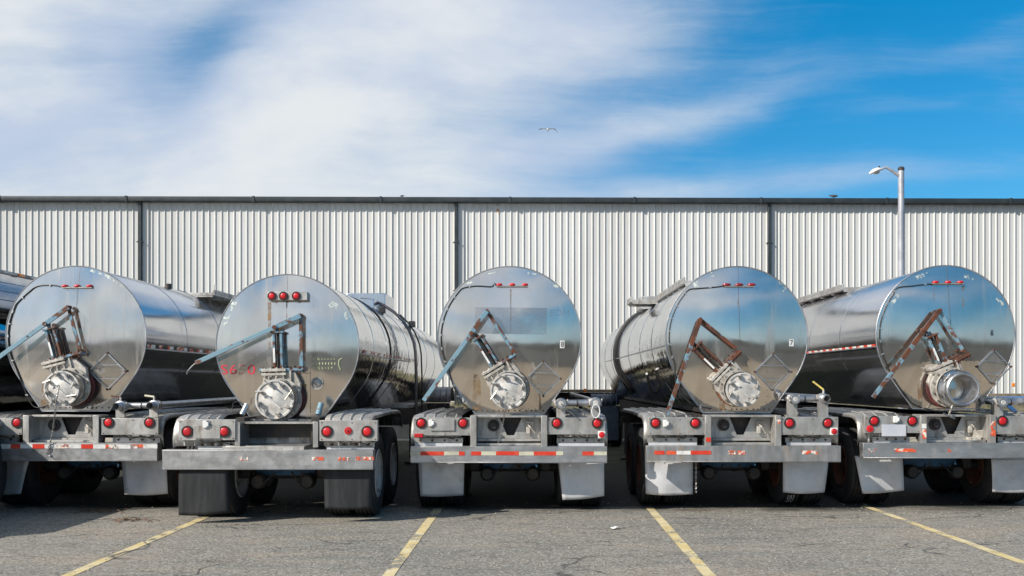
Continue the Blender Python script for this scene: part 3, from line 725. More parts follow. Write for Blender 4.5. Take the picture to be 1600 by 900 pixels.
    yl = HS-.31; q = F(lx_, ly_, yl); s_ = (YB+yl)/FPX; rl = lr*s_
    back = Vector((0, 1, 0)); off = V.get('skew', Vector((.04, 0, .0)))
    yh = hy(q.x, q.z)
    m = mb(M_cast); m.lathe([(0, rl*.98),(.05, rl*.98),(.055, rl*.80),(yh-yl-.0, rl*.80)], q+off*0.6, (0,1,0), 40); neck = m.build('outlet_neck', parent=root)
    m = mb(V.get('gasket', M_redgasket)); m.lathe([(.185, rl*.8),(.185, rl*1.10),(.22, rl*1.10),(.22, rl*.8)], q+off, (0,1,0), 40); m.build('gasket_flange', parent=neck, autosmooth=30)
    m = mb(M_cast); m.lathe([(.09, rl*.8),(.09, rl*1.06),(.125, rl*1.06),(.125, rl*.8)], q+off, (0,1,0), 40)
    m.use(M_chain)
    for k in range(12):
        a = 2*PI*(k+.5)/12; p0 = q+off+Vector((rl*.97*math.cos(a), .09, rl*.97*math.sin(a))); m.cyl(p0, p0+Vector((0,-.03,0)), .013, 6)
    m.build('bolted_flange', parent=neck, autosmooth=30)
    # slide body
    yt = F(*V['yoke'][0], yl+.16); yb_ = F(*V['yoke'][1], yl+.16); ax = (yt-yb_).normalized(); sx = Vector((ax.z, 0, -ax.x))   # sx: right of axis
    cen = Vector((q.x, yl+.20, q.z))+off
    top = yb_+ax*.0; h_b = (top-cen).dot(ax); ox = (top-cen).dot(sx)
    pol = []
    for (a_, b_) in [(-rl*.85, -rl*.2), (-rl*.95, h_b*.55), (ox-.17, h_b-.03), (ox+.20, h_b-.03), (rl*1.0, h_b*.5), (rl*.9, -rl*.2), (0, -rl*.9)]:
        w_ = cen+sx*a_+ax*b_; pol.append((w_.x, w_.z))
    m = mb(M_cast); m.prism(pol, yl+.13, yl+.20)
    for k in (-.75, -.25, .3, .8):
        w_ = cen+sx*(ox+.015+k*.17)+ax*(h_b-.09); m.bar(w_+Vector((0,-.08,0))-ax*.06, w_+Vector((0,-.08,0))+ax*.07, .022, .03)
    body = m.build('slide_valve_body', parent=root, bevel=.006)
    m = mb(M_cast); w0 = cen+sx*(ox-.20)+ax*(h_b-.01); w1 = cen+sx*(ox+.10)+ax*(h_b-.01)
    m.bar(w0+Vector((0,-.03,0)), w1+Vector((0,-.03,0)), .035, .17); m.bar(w0-ax*.05+Vector((0,-.03,0)), w1-ax*.05+Vector((0,-.03,0)), .03, .15)
    for k in range(4):
        w_ = w0.lerp(w1, (k+.5)/4)+Vector((0,-.09,0)); m.cyl(w_-ax*.08, w_+ax*.035, .012, 6)
    m.build('gland_plate', parent=body, bevel=.004)
    bm_, lm_, vm_, ym_ = V.get('mats', (M_blue, M_blue, M_blueclean, M_blue))
    # yoke: two channel uprights, top plate, stem
    b0, b1_ = F(*V['bracket'][0], yl+.17), F(*V['bracket'][1], yl+.17)
    m = mb(ym_)
    base_c = yb_
    w_y = V.get('yw', .045)
    for k in (-1, 1): m.bar(base_c+sx*w_y*k, yt+sx*w_y*k, .030, .075)
    m.bar(yt-sx*(w_y+.035), yt+sx*(w_y+.035), .022, .10); m.bar(base_c.lerp(yt,.45)-sx*w_y, base_c.lerp(yt,.45)+sx*w_y, .02, .02)
    yoke = m.build('valve_yoke', parent=root, bevel=.004)
    m = mb(M_dark); m.cyl(base_c-ax*.05, yt+ax*.06, .014, 8); m.build('valve_stem', parent=yoke)
    m = mb(M_white); qq = base_c.lerp(yt, .38)-sx*w_y+Vector((0,-.0395,0)); m.bar(qq-ax*.09, qq+ax*.09, .024, .002); m.build('worn_sticker', parent=yoke)
    m = mb(bm_); m.bar(b0, b1_, .05, .10); m.bar(b0+Vector((0,-.055,0)), b1_+Vector((0,-.055,0)), .02, .02); 
    m.use(M_rust)
    for k in range(5): m.cyl(b0.lerp(b1_, .1+.2*k)+Vector((0,-.045,0))-ax*.045, b0.lerp(b1_, .1+.2*k)+Vector((0,-.045,0))+ax*.045, .014, 6)
    m.build('linkage_bracket', parent=root, bevel=.004)
    l0, l1 = F(*V['link'][0], yl+.16), F(*V['link'][1], yl+.16)
    m = mb(lm_); m.bar(l0, l1, .045, .018); m.use(M_rust)
    for w_ in (l0, l1): m.cyl(w_+Vector((0,-.035,0)), w_+Vector((0,.05,0)), .024, 12)
    m.build('linkage_arm', parent=root, bevel=.003)
    e0 = F(*V['link'][0], yl+.12); e1 = F(*V['lever'], yl+.10)
    mid = e0.lerp(e1, (yt-e0).length/(e1-e0).length*1.0 if (e1-e0).length else .3)
    m = mb(bm_); m.bar(e0, e0.lerp(e1, V.get('split', .30)), .058, .020); m.use(vm_); m.bar(e0.lerp(e1, V.get('split', .30)-.02)+Vector((0,-.004,0)), e1+Vector((0,-.004,0)), .054, .026)
    m.use(M_rust); pv = e0+(e1-e0)*((yt-e0).dot(e1-e0)/(e1-e0).length_squared); m.cyl(pv+Vector((0,-.03,0)), pv+Vector((0,.09,0)), .026, 12)
    m.cyl(e0.lerp(e1,.55)+Vector((0,-.022,0)), e0.lerp(e1,.55), .012, 8)
    lever = m.build('lever_arm', parent=root, bevel=.003)
    m = mb(ym_); m.bar(yt, pv+Vector((0,.03,0)), .03, .02); m.build('lever_pivot_tab', parent=lever)
    if V.get('wire'):
        m = mb(M_chain); m.tube([F(px, py, yl+.10) for px, py in V['wire']], .006, 6); m.build('lever_hook_rod', parent=lever)
    # lid
    if not V.get('open'):
        m = mb(M_lid); m.lathe([(.0,.0),(.0,rl*.45),(.006,rl*.5),(.006,rl*.86),(-.006,rl*.90),(-.006,rl*.99),(.03,rl*1.0),(.06,rl*1.0)], q, (0,1,0), 48)
        m.bar(q+Vector((-rl*.6,-.006,rl*.4)), q+Vector((rl*.3,-.006,-rl*.45)), .018, .014)
        lid = m.build('outlet_lid', parent=root, autosmooth=30)
        nb = 8
        for k in range(nb):
            a = 2*PI*(k+.35)/nb; d_ = Vector((math.cos(a),0,math.sin(a)))
            m = mb(M_cast); p0 = q+d_*rl*.80; rr_ = Matrix.Rotation(-a+PI/2, 3, 'Y')
            m.box(p0+Vector((0,-.02,0)), (.036,.045,.05), rr_); m.use(M_chain)
            m.cyl(p0+Vector((0,-.065,0)), p0+Vector((0,.03,0)), .012, 8)
            hx = Vector((math.cos(a+random.uniform(-.5,.5)+.9),0,math.sin(a+random.uniform(-.5,.5)+.9)))*random.uniform(.045,.065)
            m.tube([p0+Vector((0,-.062,0))-hx, p0+Vector((0,-.062,0))+hx], .0085, 8)
            m.build('clamp_bolt', parent=lid, bevel=.003)
    else:
        m = mb(M_pipe); m.lathe([(.30,rl*.60),(.0,rl*.62),(-.11,rl*.70),(-.15,rl*.74),(-.155,rl*.80),(-.14,rl*.86),(-.09,rl*.86),(-.08,rl*.78),(.02,rl*.74),(.03,rl*1.0),(.06,rl*1.0)], q, (0,1,0), 48)
        lid = m.build('open_outlet_pipe', parent=root, autosmooth=40)
        m = mb(M_placard); m.lathe([(.12,rl*.62),(.11,0)], q, (0,1,0), 40); m.build('closed_slide_plate', parent=lid)
        for a in (15, 75, 140, 200, 285, 335):
            m = mb(M_chain); d_ = Vector((math.cos(R(a)),0,math.sin(R(a)))); p0 = q+d_*rl*.92+Vector((0,.03,0))
            m.cyl(p0, p0+Vector((0,-.10,0)), .012, 8); hx = Vector((-d_.z,0,d_.x))*.06; m.tube([p0+Vector((0,-.1,0))-hx, p0+Vector((0,-.1,0))+hx], .009, 8)
            m.box(p0+Vector((0,-.03,0)), (.04,.03,.04)); m.build('clamp_bolt', parent=lid)
        m = mb(M_chain); m.tube([F(1490,630,yl), F(1482,650,yl-.05)], .013, 8); m.tube([F(1474,646,yl-.05), F(1492,654,yl-.05)], .010, 8); m.build('swing_bolt', parent=lid)
    # chain
    if c.get('chain'):
        pts = [F(px, py, dy_) for px, py, dy_ in c['chain']]; dl = []
        for i in range(len(pts)-1):
            K = max(int((pts[i+1]-pts[i]).length/.026), 1)
            for k in range(K): dl.append((pts[i].lerp(pts[i+1], k/K), (pts[i+1]-pts[i]).normalized()))
        m = mb(M_chain)
        for i, (p0, d_) in enumerate(dl):
            sd_ = d_.cross(Vector((0,1,0))).normalized() if i % 2 else Vector((0,1,0))
            ring = [p0+d_*(.017*math.cos(t*PI/4))+sd_*(.010*math.sin(t*PI/4)) for t in range(8)]
            m.tube(ring, .0042, 5, closed=True)
        m.build('lid_chain', parent=root)
    # ---- rear frame
    w2 = c.get('halfw', 1.22); zb0, zb1 = c.get('bz', (.645, .850))
    bxo = c.get('bxo', 0)
    m = mb(c.get('bmat', M_bump)); m.bx(-w2+bxo, w2+bxo, -.0, .15, zb0, zb1)
    m.bx(-w2+bxo+.004, w2+bxo-.004, -.004, .006, zb0+.008, zb0+.014); bumper = m.build('rear_bumper', parent=root, bevel=.010)
    tz = c.get('tape_z', (.745, .785))
    for (x0, x1, k) in c['tape']:
        a = F(x0, 700, 0).x; b_ = F(x1, 700, 0).x
        m = mb({'r': M_tapered, 'w': M_tapewhite, 'c': M_tapecream, 'p': M_tapepeel}[k]); jz = random.uniform(-.002,.002)
        zc0, zc1 = tz[0]+jz, tz[1]+jz
        m.add([(a,-.0055,zc0),(b_,-.0055,zc0+random.uniform(-.001,.001)),(b_,-.0055,zc1),(a,-.0055,zc1)], [(0,1,2,3)]); m.build('tape_strip', parent=bumper)
    pz1 = 1.232; pxs = c.get('posts', (-.44, .44))
    if not c.get('custom'):
        for x in pxs:
            m = mb(M_alu); m.bx(x-.038, x+.038, .02, .10, zb1-.002, pz1); m.bx(x+(.026 if x < 0 else -.038), x+(.038 if x < 0 else -.026), .10, .34, zb1+.03, pz1); po = m.build('rear_post', parent=root, bevel=.004)
            if c.get('posttape') :
                for (z0, z1, kk) in c['posttape'].get('l' if x < 0 else 'r', []):
                    m = mb({'r': M_tapered, 'w': M_tapewhite, 'p': M_tapepeel}[kk]); m.add([(x-.030,.0145,z0),(x+.030,.0145,z0),(x+.030,.0145,z1),(x-.030,.0145,z1)], [(0,1,2,3)]); m.build('tape_strip', parent=po)
        # rear plates with the V notch
        yy = .27; m = mb(M_alu); zt, zm = 1.225, .955
        m.prism([(-.40,zt),(-.13,zt),(-.03,zm+.02),(.06,zm+.02),(.17,zt),(.40,zt),(.40,zm-.02),(-.40,zm-.02)], yy, yy+.012)
        m.use(M_dark); m.bx(-.34,.34,.345,.36,.95,1.20); m.build('notched_rear_plate', parent=root)  # dark backing added behind the notch to paint the shade in its opening
        m = mb(M_alu); m.bx(-.40, .40, yy-.03, yy+.10, zm-.055, zm-.022); m.bx(-.46,.46,.10,.34, pz1-.025, pz1+.0); m.build('frame_crossmember', parent=root, bevel=.003)
        m = mb(M_dark); m.lathe([(0,.075),(.03,.075),(.035,.06),(.035,0)], (-.20, yy, 1.10), (0,-1,0), 20); m.lathe([(.035,.045),(.06,.04),(.06,0)], (-.20, yy, 1.10), (0,-1,0), 16)
        m.build('air_fitting', parent=root, autosmooth=30)
        m = mb(M_cast); m.box((.26, yy-.04, 1.12), (.10,.05,.07)); m.box((.24, yy-.05, 1.04), (.05,.04,.09)); m.tube([(.22,yy-.06,1.13),(.27,yy-.09,1.08),(.33,yy-.05,1.0)], .012, 8); m.build('height_valve', parent=root, bevel=.006)
        m = mb(M_alu); m.bx(-.41,.41,.14,.30,zb1+.004,zb1+.03); m.build('bumper_shelf', parent=root)
    # light panels
    for sd_ in (-1, 1):
        P = c['panels'][0 if sd_ < 0 else 1]; x0, x1, z0, z1 = P
        m = mb(c.get('pmat', M_alu)); m.bx(x0, x1, .04, .052, z0, z1)
        m.bx(x0, x1, .052, .14, z1-.008, z1); m.bx(x0, x0+.008, .052, .12, z0, z1-.008); m.bx(x1-.008, x1, .052, .12, z0, z1-.008)
        pn = m.build('light_panel', parent=root, bevel=.003)
        m = mb(M_hole)
        for sx_ in (x0+.025, (x0+x1)/2+.04, x1-.025):
            for sz_ in (z0+.02, z1-.025): m.cyl((sx_, .04, sz_), (sx_, .034, sz_), .0065, 6)
        m.build('panel_screws', parent=pn, kind='stuff')
        m = mb(M_black); xm = (x0+x1)/2+random.uniform(-.1,.1)
        m.tube([(xm-.22,.09,z0+.01),(xm-.1,.08,z0-.035-random.random()*.02),(xm+.05,.09,z0-.02),(xm+.16,.10,z0-.05),(xm+.2,.12,z0+.02)], .006, 6); m.build('lamp_wire', parent=pn)
        for lx0 in c['lamps'][0 if sd_ < 0 else 1]: tail_lamp(pn, Vector((lx0, .04, c.get('lz', 1.140))), .057)
        for ex in c['extra'][0 if sd_ < 0 else 1]:
            kind_, ex0, ez0 = ex[:3]
            if kind_ == 'sq':
                m = mb(M_white if len(ex) < 4 else M_alu); m.bx(ex0-.045, ex0+.045, .015, .05, ez0-.045, ez0+.045); m.use(M_red); m.lathe([(0,.038),(.015,.036),(.022,0)], (ex0,.0145,ez0), (0,-1,0), 18); m.build('side_marker', parent=pn, bevel=.004)
            elif kind_ == 'rd':
                m = mb(M_red); m.lathe([(0,.045),(.014,.042),(.02,0)], (ex0,.039,ez0), (0,-1,0), 20); m.use(M_black); m.lathe([(.02,.008),(.025,.006),(.026,0)], (ex0,.039,ez0), (0,-1,0), 8); m.build('reflector', parent=pn)
            elif kind_ == 'rect':
                m = mb(M_red); m.bx(ex0-.055, ex0+.055, .02, .045, ez0-.024, ez0+.024); m.build('reflector', parent=pn, bevel=.006)
            elif kind_ == 'plate':
                m = mb(M_plate if len(ex) > 3 and ex[3] == 'b' else M_alu); m.bx(ex0-.155, ex0+.155, .022, .026, ez0-.075, ez0+.075); m.build('licence_plate', parent=pn, bevel=.002)
            elif kind_ == 'shade':
                m = mb(M_white); m.box((ex0,.02,ez0), (.05,.045,.085)); m.box((ex0+.03,.01,ez0), (.03,.03,.05)); m.build('plate_lamp', parent=pn, bevel=.008)
        # flap hanger with bolts
        fx0, fx1 = c['hang'][0 if sd_ < 0 else 1]
        m = mb(M_alu); m.bx(fx0, fx1, .14, .15, .885, .945); m.bx(fx0, fx1, .15, .26, .935, .945); m.use(M_hole)
        for k in range(4): m.cyl((fx0+(fx1-fx0)*(k+.5)/4,.14,.918), (fx0+(fx1-fx0)*(k+.5)/4,.125,.918), .014, 6)
        m.build('flap_hanger', parent=root)
        m = mb(M_flap); m.bx(fx0+.01, fx1-.005, .125, .13, .84, .884); m.build('flap_top_edge', parent=root)
    # mud flaps
    for (poly, fm, fy, curl) in c['flaps']:
        m = mb(fm); N1, N2 = 10, 12; vs = []
        for i in range(N1+1):
            for j in range(N2+1):
                a, b_ = i/N1, j/N2
                x = (poly[0][0]*(1-a)+poly[1][0]*a)*(1-b_)+(poly[3][0]*(1-a)+poly[2][0]*a)*b_
                z = (poly[0][1]*(1-a)+poly[1][1]*a)*(1-b_)+(poly[3][1]*(1-a)+poly[2][1]*a)*b_
                z -= .016*b_*math.sin(a*PI)*random.uniform(.9,1)
                y = fy+(.028 if fm != M_mud else .008)*math.sin(a*PI*1.1+X)*b_+curl*b_*b_*(.4+.6*a)+(.035 if fm != M_mud else .010)*mnoise.noise(Vector((x*3.4, z*2.6, X*5)))*b_+(.03*abs(a+b_*.8-1.0+.2*math.sin(X*9)) if fm != M_mud else 0)
                vs.append((x, y, z))
        m.add(vs, [(i*(N2+1)+j, (i+1)*(N2+1)+j, (i+1)*(N2+1)+j+1, i*(N2+1)+j+1) for i in range(N1) for j in range(N2)], True)
        fo = m.build('mudflap', parent=root); so_ = fo.modifiers.new('thickness', 'SOLIDIFY'); so_.thickness = .005 if fm != M_mud else .014
    # wheels, axles, springs
    w0 = c.get('w0', .98); rimm = c.get('rim', M_rustrim)
    for ay in (w0, w0+1.25):
        for sd_ in (-1, 1):
            for xo in (1.075+c.get('ww',0), .76+c.get('ww',0)): wheel(root, sd_*xo, ay, sd_ if xo > .9 else -sd_, rimm, 0)
        m = mb(M_dark); m.cyl((-.95,ay,.518),(.95,ay,.518),.068,16); m.use(c.get('axm', M_darkblue))
        m.bx(-.36,.36,ay-.10,ay-.04,.50,.70); m.use(M_dark)
        for sd_ in (-1, 1):
            m.lathe([(-.09,0),(-.09,.07),(-.05,.095),(.05,.095),(.09,.07),(.09,0)], (sd_*.30, ay-.20, .44), (0,1,0), 18)
            m.prism([(sd_*.36,.95),(sd_*.56,.95),(sd_*.52,.48),(sd_*.42,.48)], ay-.18, ay-.12)
            m.bar((sd_*.48, ay-.5, .66), (sd_*.48, ay+.5, .66), .09, .07, (0,0,1))
            m.tube([(sd_*.3,ay-.25,.5),(sd_*.22,ay-.3,.42),(sd_*.10,ay-.2,.55)], .012, 6)
        m.build('axle', parent=root, bevel=.004)
    m = mb(M_dark)
    for sd_ in (-1, 1): m.bx(sd_*.40, sd_*.50, .36, L-1.0, .93, 1.225)
    for y in (.5, 1.5, 2.6, 4, 5.5, 7, 8.5, 10): m.bx(-.40, .40, y, y+.08, .98, 1.18)
    m.build('chassis_frame', parent=root)
    # fenders
    for sd_ in (-1, 1):
        fm = c.get('fmat', M_alu); zf = c.get('fz', 1.235); m = mb(fm)
        y0, y1 = c.get('fy', (.13, 3.35)); pr = [(y0+.04, zf-.36), (y0+.02, zf-.22), (y0+.05, zf-.11), (y0+.12, zf-.035), (y0+.24, zf-.005)]
        K = 18; 
        for k in range(K): pr.append((y0+.3+(y1-.6-y0)*k/(K-1), zf+.012*math.sin(PI*k/(K-1))))
        pr += [(y1-.22, zf-.005),(y1-.08, zf-.04),(y1, zf-.12),(y1+.02, zf-.24)]
        xi, xo_ = sd_*.60, sd_*(1.235+c.get('ww',0)); vs = []
        for (y, z) in pr: vs += [(xi, y, z), (xo_-sd_*.05, y, z), (xo_-sd_*.012, y, z-.014), (xo_, y, z-.05)]
        m.add(vs, [(4*i+j, 4*i+j+1, 4*i+j+5, 4*i+j+4) for i in range(len(pr)-1) for j in range(3)], True)
        fo = m.build('fender', parent=root, autosmooth=35); q_ = fo.modifiers.new('thickness', 'SOLIDIFY'); q_.thickness = .006
        for k in range(4):
            x = xi+(xo_-sd_*.08-xi)*(k+.5)/4; m = mb(fm); vs = []
            for (y, z) in pr: vs += [(x-.016, y-.003, z+.004), (x, y-.012 if z < zf-.03 else y, z+(.018 if z >= zf-.03 else .006)), (x+.016, y-.003, z+.004)]
            m.add(vs, [(3*i_+j_, 3*i_+j_+1, 3*i_+j_+4, 3*i_+j_+3) for i_ in range(len(pr)-1) for j_ in range(2)]); m.build('fender_rib', parent=fo)
    # landing gear far forward
    for sd_ in (-1, 1):
        m = mb(M_dark); m.bx(sd_*.62-.06, sd_*.62+.06, 8.2, 8.34, .12, 1.1); m.bx(sd_*.62-.14, sd_*.62+.14, 8.1, 8.44, .012, .05); m.bar((sd_*.62,8.27,.7),(sd_*.62,9.1,1.1),.05,.05,(1,0,0)); m.build('landing_leg', parent=root)
    c['extra_fn'](root, F, H, c, decal, letters, hy) if c.get('extra_fn') else None
    return root, F, H, decal, letters

def tail_lamp(parent, q, rr):
    m = mb(M_black); m.lathe([(0,rr*1.22),(.010,rr*1.22),(.016,rr*1.15),(.016,rr*.92),(.004,rr*.88)], q, (0,-1,0), 28)
    m.use(M_red); m.lathe([(.006,rr*.88),(.013,rr*.84),(.018,rr*.66),(.021,rr*.35),(.022,0)], q, (0,-1,0), 28)
    return m.build('tail_light', parent=parent, autosmooth=50)

def side_tape(root, r, HZ, HS, side, z, y0, y1, step, mats, w=.045):
    k = 0; y = y0
    while y < y1:
        zz = z-HZ; x = math.sqrt(max(r*r-zz*zz, 0))+.004; zz2 = zz+w; x2 = math.sqrt(max(r*r-zz2*zz2, 0))+.004
        mt = mats[k % len(mats)]
        if mt is not None:
            m = mb(mt); m.add([(side*x,HS+y,z),(side*x,HS+y+step,z),(side*x2,HS+y+step,z+w),(side*x2,HS+y,z+w)], [(0,1,2,3)]); m.build('side_tape', parent=root)
        y += step; k += 1
def side_rail(root, r, HZ, HS, side, z, L):
    m = mb(M_pipe); zz = z-HZ; x = math.sqrt(r*r-zz*zz); m.bx(side*(x-.005), side*(x+.022), HS+.03, HS+L, z-.012, z+.004); m.build('side_trim_rail', parent=root)
def ring_hose(root, r, HZ, y, rad, mtl, a0=-60, a1=240, name='overflow_hose', kk=1.0):
    pts = []
    for k in range(41):
        t = R(a0+(a1-a0)*k/40); q = rho(t, r)*kk+rad; pts.append((q*math.cos(t), y, HZ+q*math.sin(t)))
    m = mb(mtl); m.tube(pts, rad, 10); return m.build(name, parent=root)
def walkway(root, x0, x1, y0, y1, z, mtl=M_alu):
    m = mb(mtl); m.bx(x0, x1, y0, y1, z-.045, z); m.bx(x0, x0+.03, y0, y1, z, z+.05); m.bx(x1-.03, x1, y0, y1, z, z+.05)
    y = y0
    while y < y1: m.bx(x0+.03, x1-.03, y, y+.03, z-.075, z-.046); y += .6
    return m.build('walkway', parent=root, bevel=.004)
def coupler(root, q, cap, rr=.058, name='hose_coupler', yh=False, big=1.0, handle=None):
    """hose coupling pointing to the rear; q = its rear face"""
    rr *= big; m = mb(M_pipe)
    if cap:
        m.lathe([(0,0),(0,rr*.95),(.02,rr*1.15),(.07,rr*1.15),(.075,rr*.9),(.16,rr*.9),(.17,rr*1.1),(.20,rr*1.1),(.20,rr*.6),(.42,rr*.6)], q, (0,1,0), 28)
        m.use(M_cast)
        for k in (-1, 1): m.bar(q+Vector((k*rr*1.1,.03,-.03)), q+Vector((k*rr*1.25,.10,.05)), .014, .02)
        m.use(M_lid); m.lathe([(-.004,0),(-.004,rr*.5),(0,rr*.55)], q, (0,1,0), 20)
    else:
        m.lathe([(.10,0),(.10,rr*.62),(.0,rr*.66),(-.01,rr*.72),(0,rr*.80),(.05,rr*.80),(.055,rr*.92),(.12,rr*.92),(.125,rr*1.15),(.24,rr*1.15),(.25,rr*.8),(.42,rr*.7)], q, (0,1,0), 28)
        m.use(M_black); m.lathe([(.098,rr*.6),(.099,0)], q, (0,1,0), 20)
        m.use(M_cast)
        for k in range(3):
            a = 2*PI*k/3+.5; m.box(q+Vector((rr*1.15*math.cos(a),.18,rr*1.15*math.sin(a))), (.03,.06,.03))
    o = m.build(name, parent=root, autosmooth=35)
    if handle:
        m = mb(M_cast); t = q+Vector((0,.14,rr)); m.cyl(t, t+Vector((0,0,.055)), .013, 8); m.use(handle); m.bar(t+Vector((0,0,.055)), t+Vector((-.13,.02,.16 if handle == M_yellow else .07)), .022, .008); m.build('valve_handle', parent=o)
    return o
def manifold(root, F, x1, x2, py, dy, cap1, cap2, post_z, run=None, h1=None, h2=None, big=1.0):
    a = F(x1, py, dy); b_ = F(x2, py-1, dy)
    coupler(root, a, cap1, handle=h1, big=big); coupler(root, b_, cap2, handle=h2, big=big)
    m = mb(M_pipe); yy = dy+.30; m.cyl((a.x, yy, a.z), (b_.x, yy, b_.z), .042, 18); m.use(M_dark); m.cyl(((a.x+b_.x)/2-.01, yy, a.z), ((a.x+b_.x)/2+.01, yy, a.z), .045, 18); m.build('cross_pipe', parent=root)
    m = mb(M_pipe); m.tube([(b_.x, yy, b_.z), (b_.x, yy+2, b_.z+.01), (b_.x-.03, yy+6, b_.z+.02)], .046, 16); m.build('delivery_pipe', parent=root)
    for q in (a, b_):
        m = mb(M_alu); m.bx(q.x-.055, q.x+.055, dy+.12, dy+.13, post_z, q.z-.03); m.bx(q.x-.055, q.x-.045, dy+.13, dy+.22, post_z, q.z-.03); m.build('pipe_bracket', parent=root)

LP = lambda x0, x1: (x0, x1, .985, 1.205)
# --- tanker 1 : left, brushed shell, chain hanging from the lid
def ex1(root, F, H, c, decal, letters, hy):
    r, HZ, HS = c['r'], c['hz'], c['hs']
    side_rail(root, r, HZ, HS, 1, 2.09, 10); side_tape(root, r, HZ, HS, 1, 2.10, .05, 9, .13, [M_tapepeel, M_tapewhite, None, M_tapepeel, None, M_tapepeel, M_tapewhite, None, M_tapepeel])
    walkway(root, .10, .74, 3.6, 8.4, HZ+r-.04); m = mb(M_dark); m.cyl((.25,2.9,HZ+r-.08),(.25,2.9,HZ+r+.03),.05,12); m.build('vent_cap', parent=root)
    m = mb(M_alu)
    for y in (3.7, 4.9, 6.1, 7.3): m.bx(.70,.73,y,y+.03,HZ+r,HZ+r+.10)
    m.build('walkway_post', parent=root)
    manifold(root, F, 181, 234, 635, .02, False, False, 1.20, h1=M_rust, h2=M_tapecream)
TR = []
TR.append(dict(X=-5.92, yb=11.9, r=.912, hz=2.243, hs=.42, shell=M_shell, head=M_head2, bz=(.655,.885),
    label='tanker with a chain hanging from its round lid over red and white bumper tape',
    drips=[(121,455,500,1.4),(70,640,600,7),(150,640,595,8)], marker=('bar', 98, 145, 448, 0), conduit=[(97,449),(85,446),(60,447),(46,456)], conduit2=[(43,617),(55,636),(75,633),(90,628)], ca0=150, ca1=207,
    residue=[(150,425,20,4,18),(172,434,20,5,27),(188,444,14,6,40)], seam_x=(125,419,117,505), doubler=[(117,565),(150,564),(158,585),(158,622),(128,640),(112,640)],
    placard=(168,580,.235), valve=dict(lid=(96,607,28), yoke=((79,514),(92,562)), bracket=((76,566),(131,551)), link=((107,480),(125,548)), lever=(-8,563), skew=Vector((.075,0,.02)), yw=.05, split=.34),
    chain=[(92,605,-.12),(88,625,-.14),(86,645,-.12),(82,675,-.03),(78,695,-.02),(74,708,-.015),(82,716,-.02)],
    tape=[(-20,-2,'w'),(-2,17,'w'),(17,32,'r'),(32,51,'w'),(51,70,'r'),(70,89,'w'),(89,108,'p'),(108,127,'w'),(127,146,'r'),(146,165,'w'),(165,185,'p'),(185,204,'w'),(204,224,'p'),(224,246,'w')], tape_z=(.815,.868),
    panels=[(-1.22,-.50,.985,1.195),(.50,1.22,.985,1.195)], lamps=[(-1.05,-.56),(.595,1.11)], extra=[[('shade',-.82,1.16)],[]], lz=1.14,
    hang=[(-1.2,-.62),(.60,1.2)], flaps=[([(-1.2,.64),(-.58,.64),(-.70,.20),(-1.2,.20)], M_flap, .37, .02),([(.60,.66),(1.20,.66),(1.20,.20),(.64,.19)], M_flap, .37, .02)],
    extra_fn=ex1))
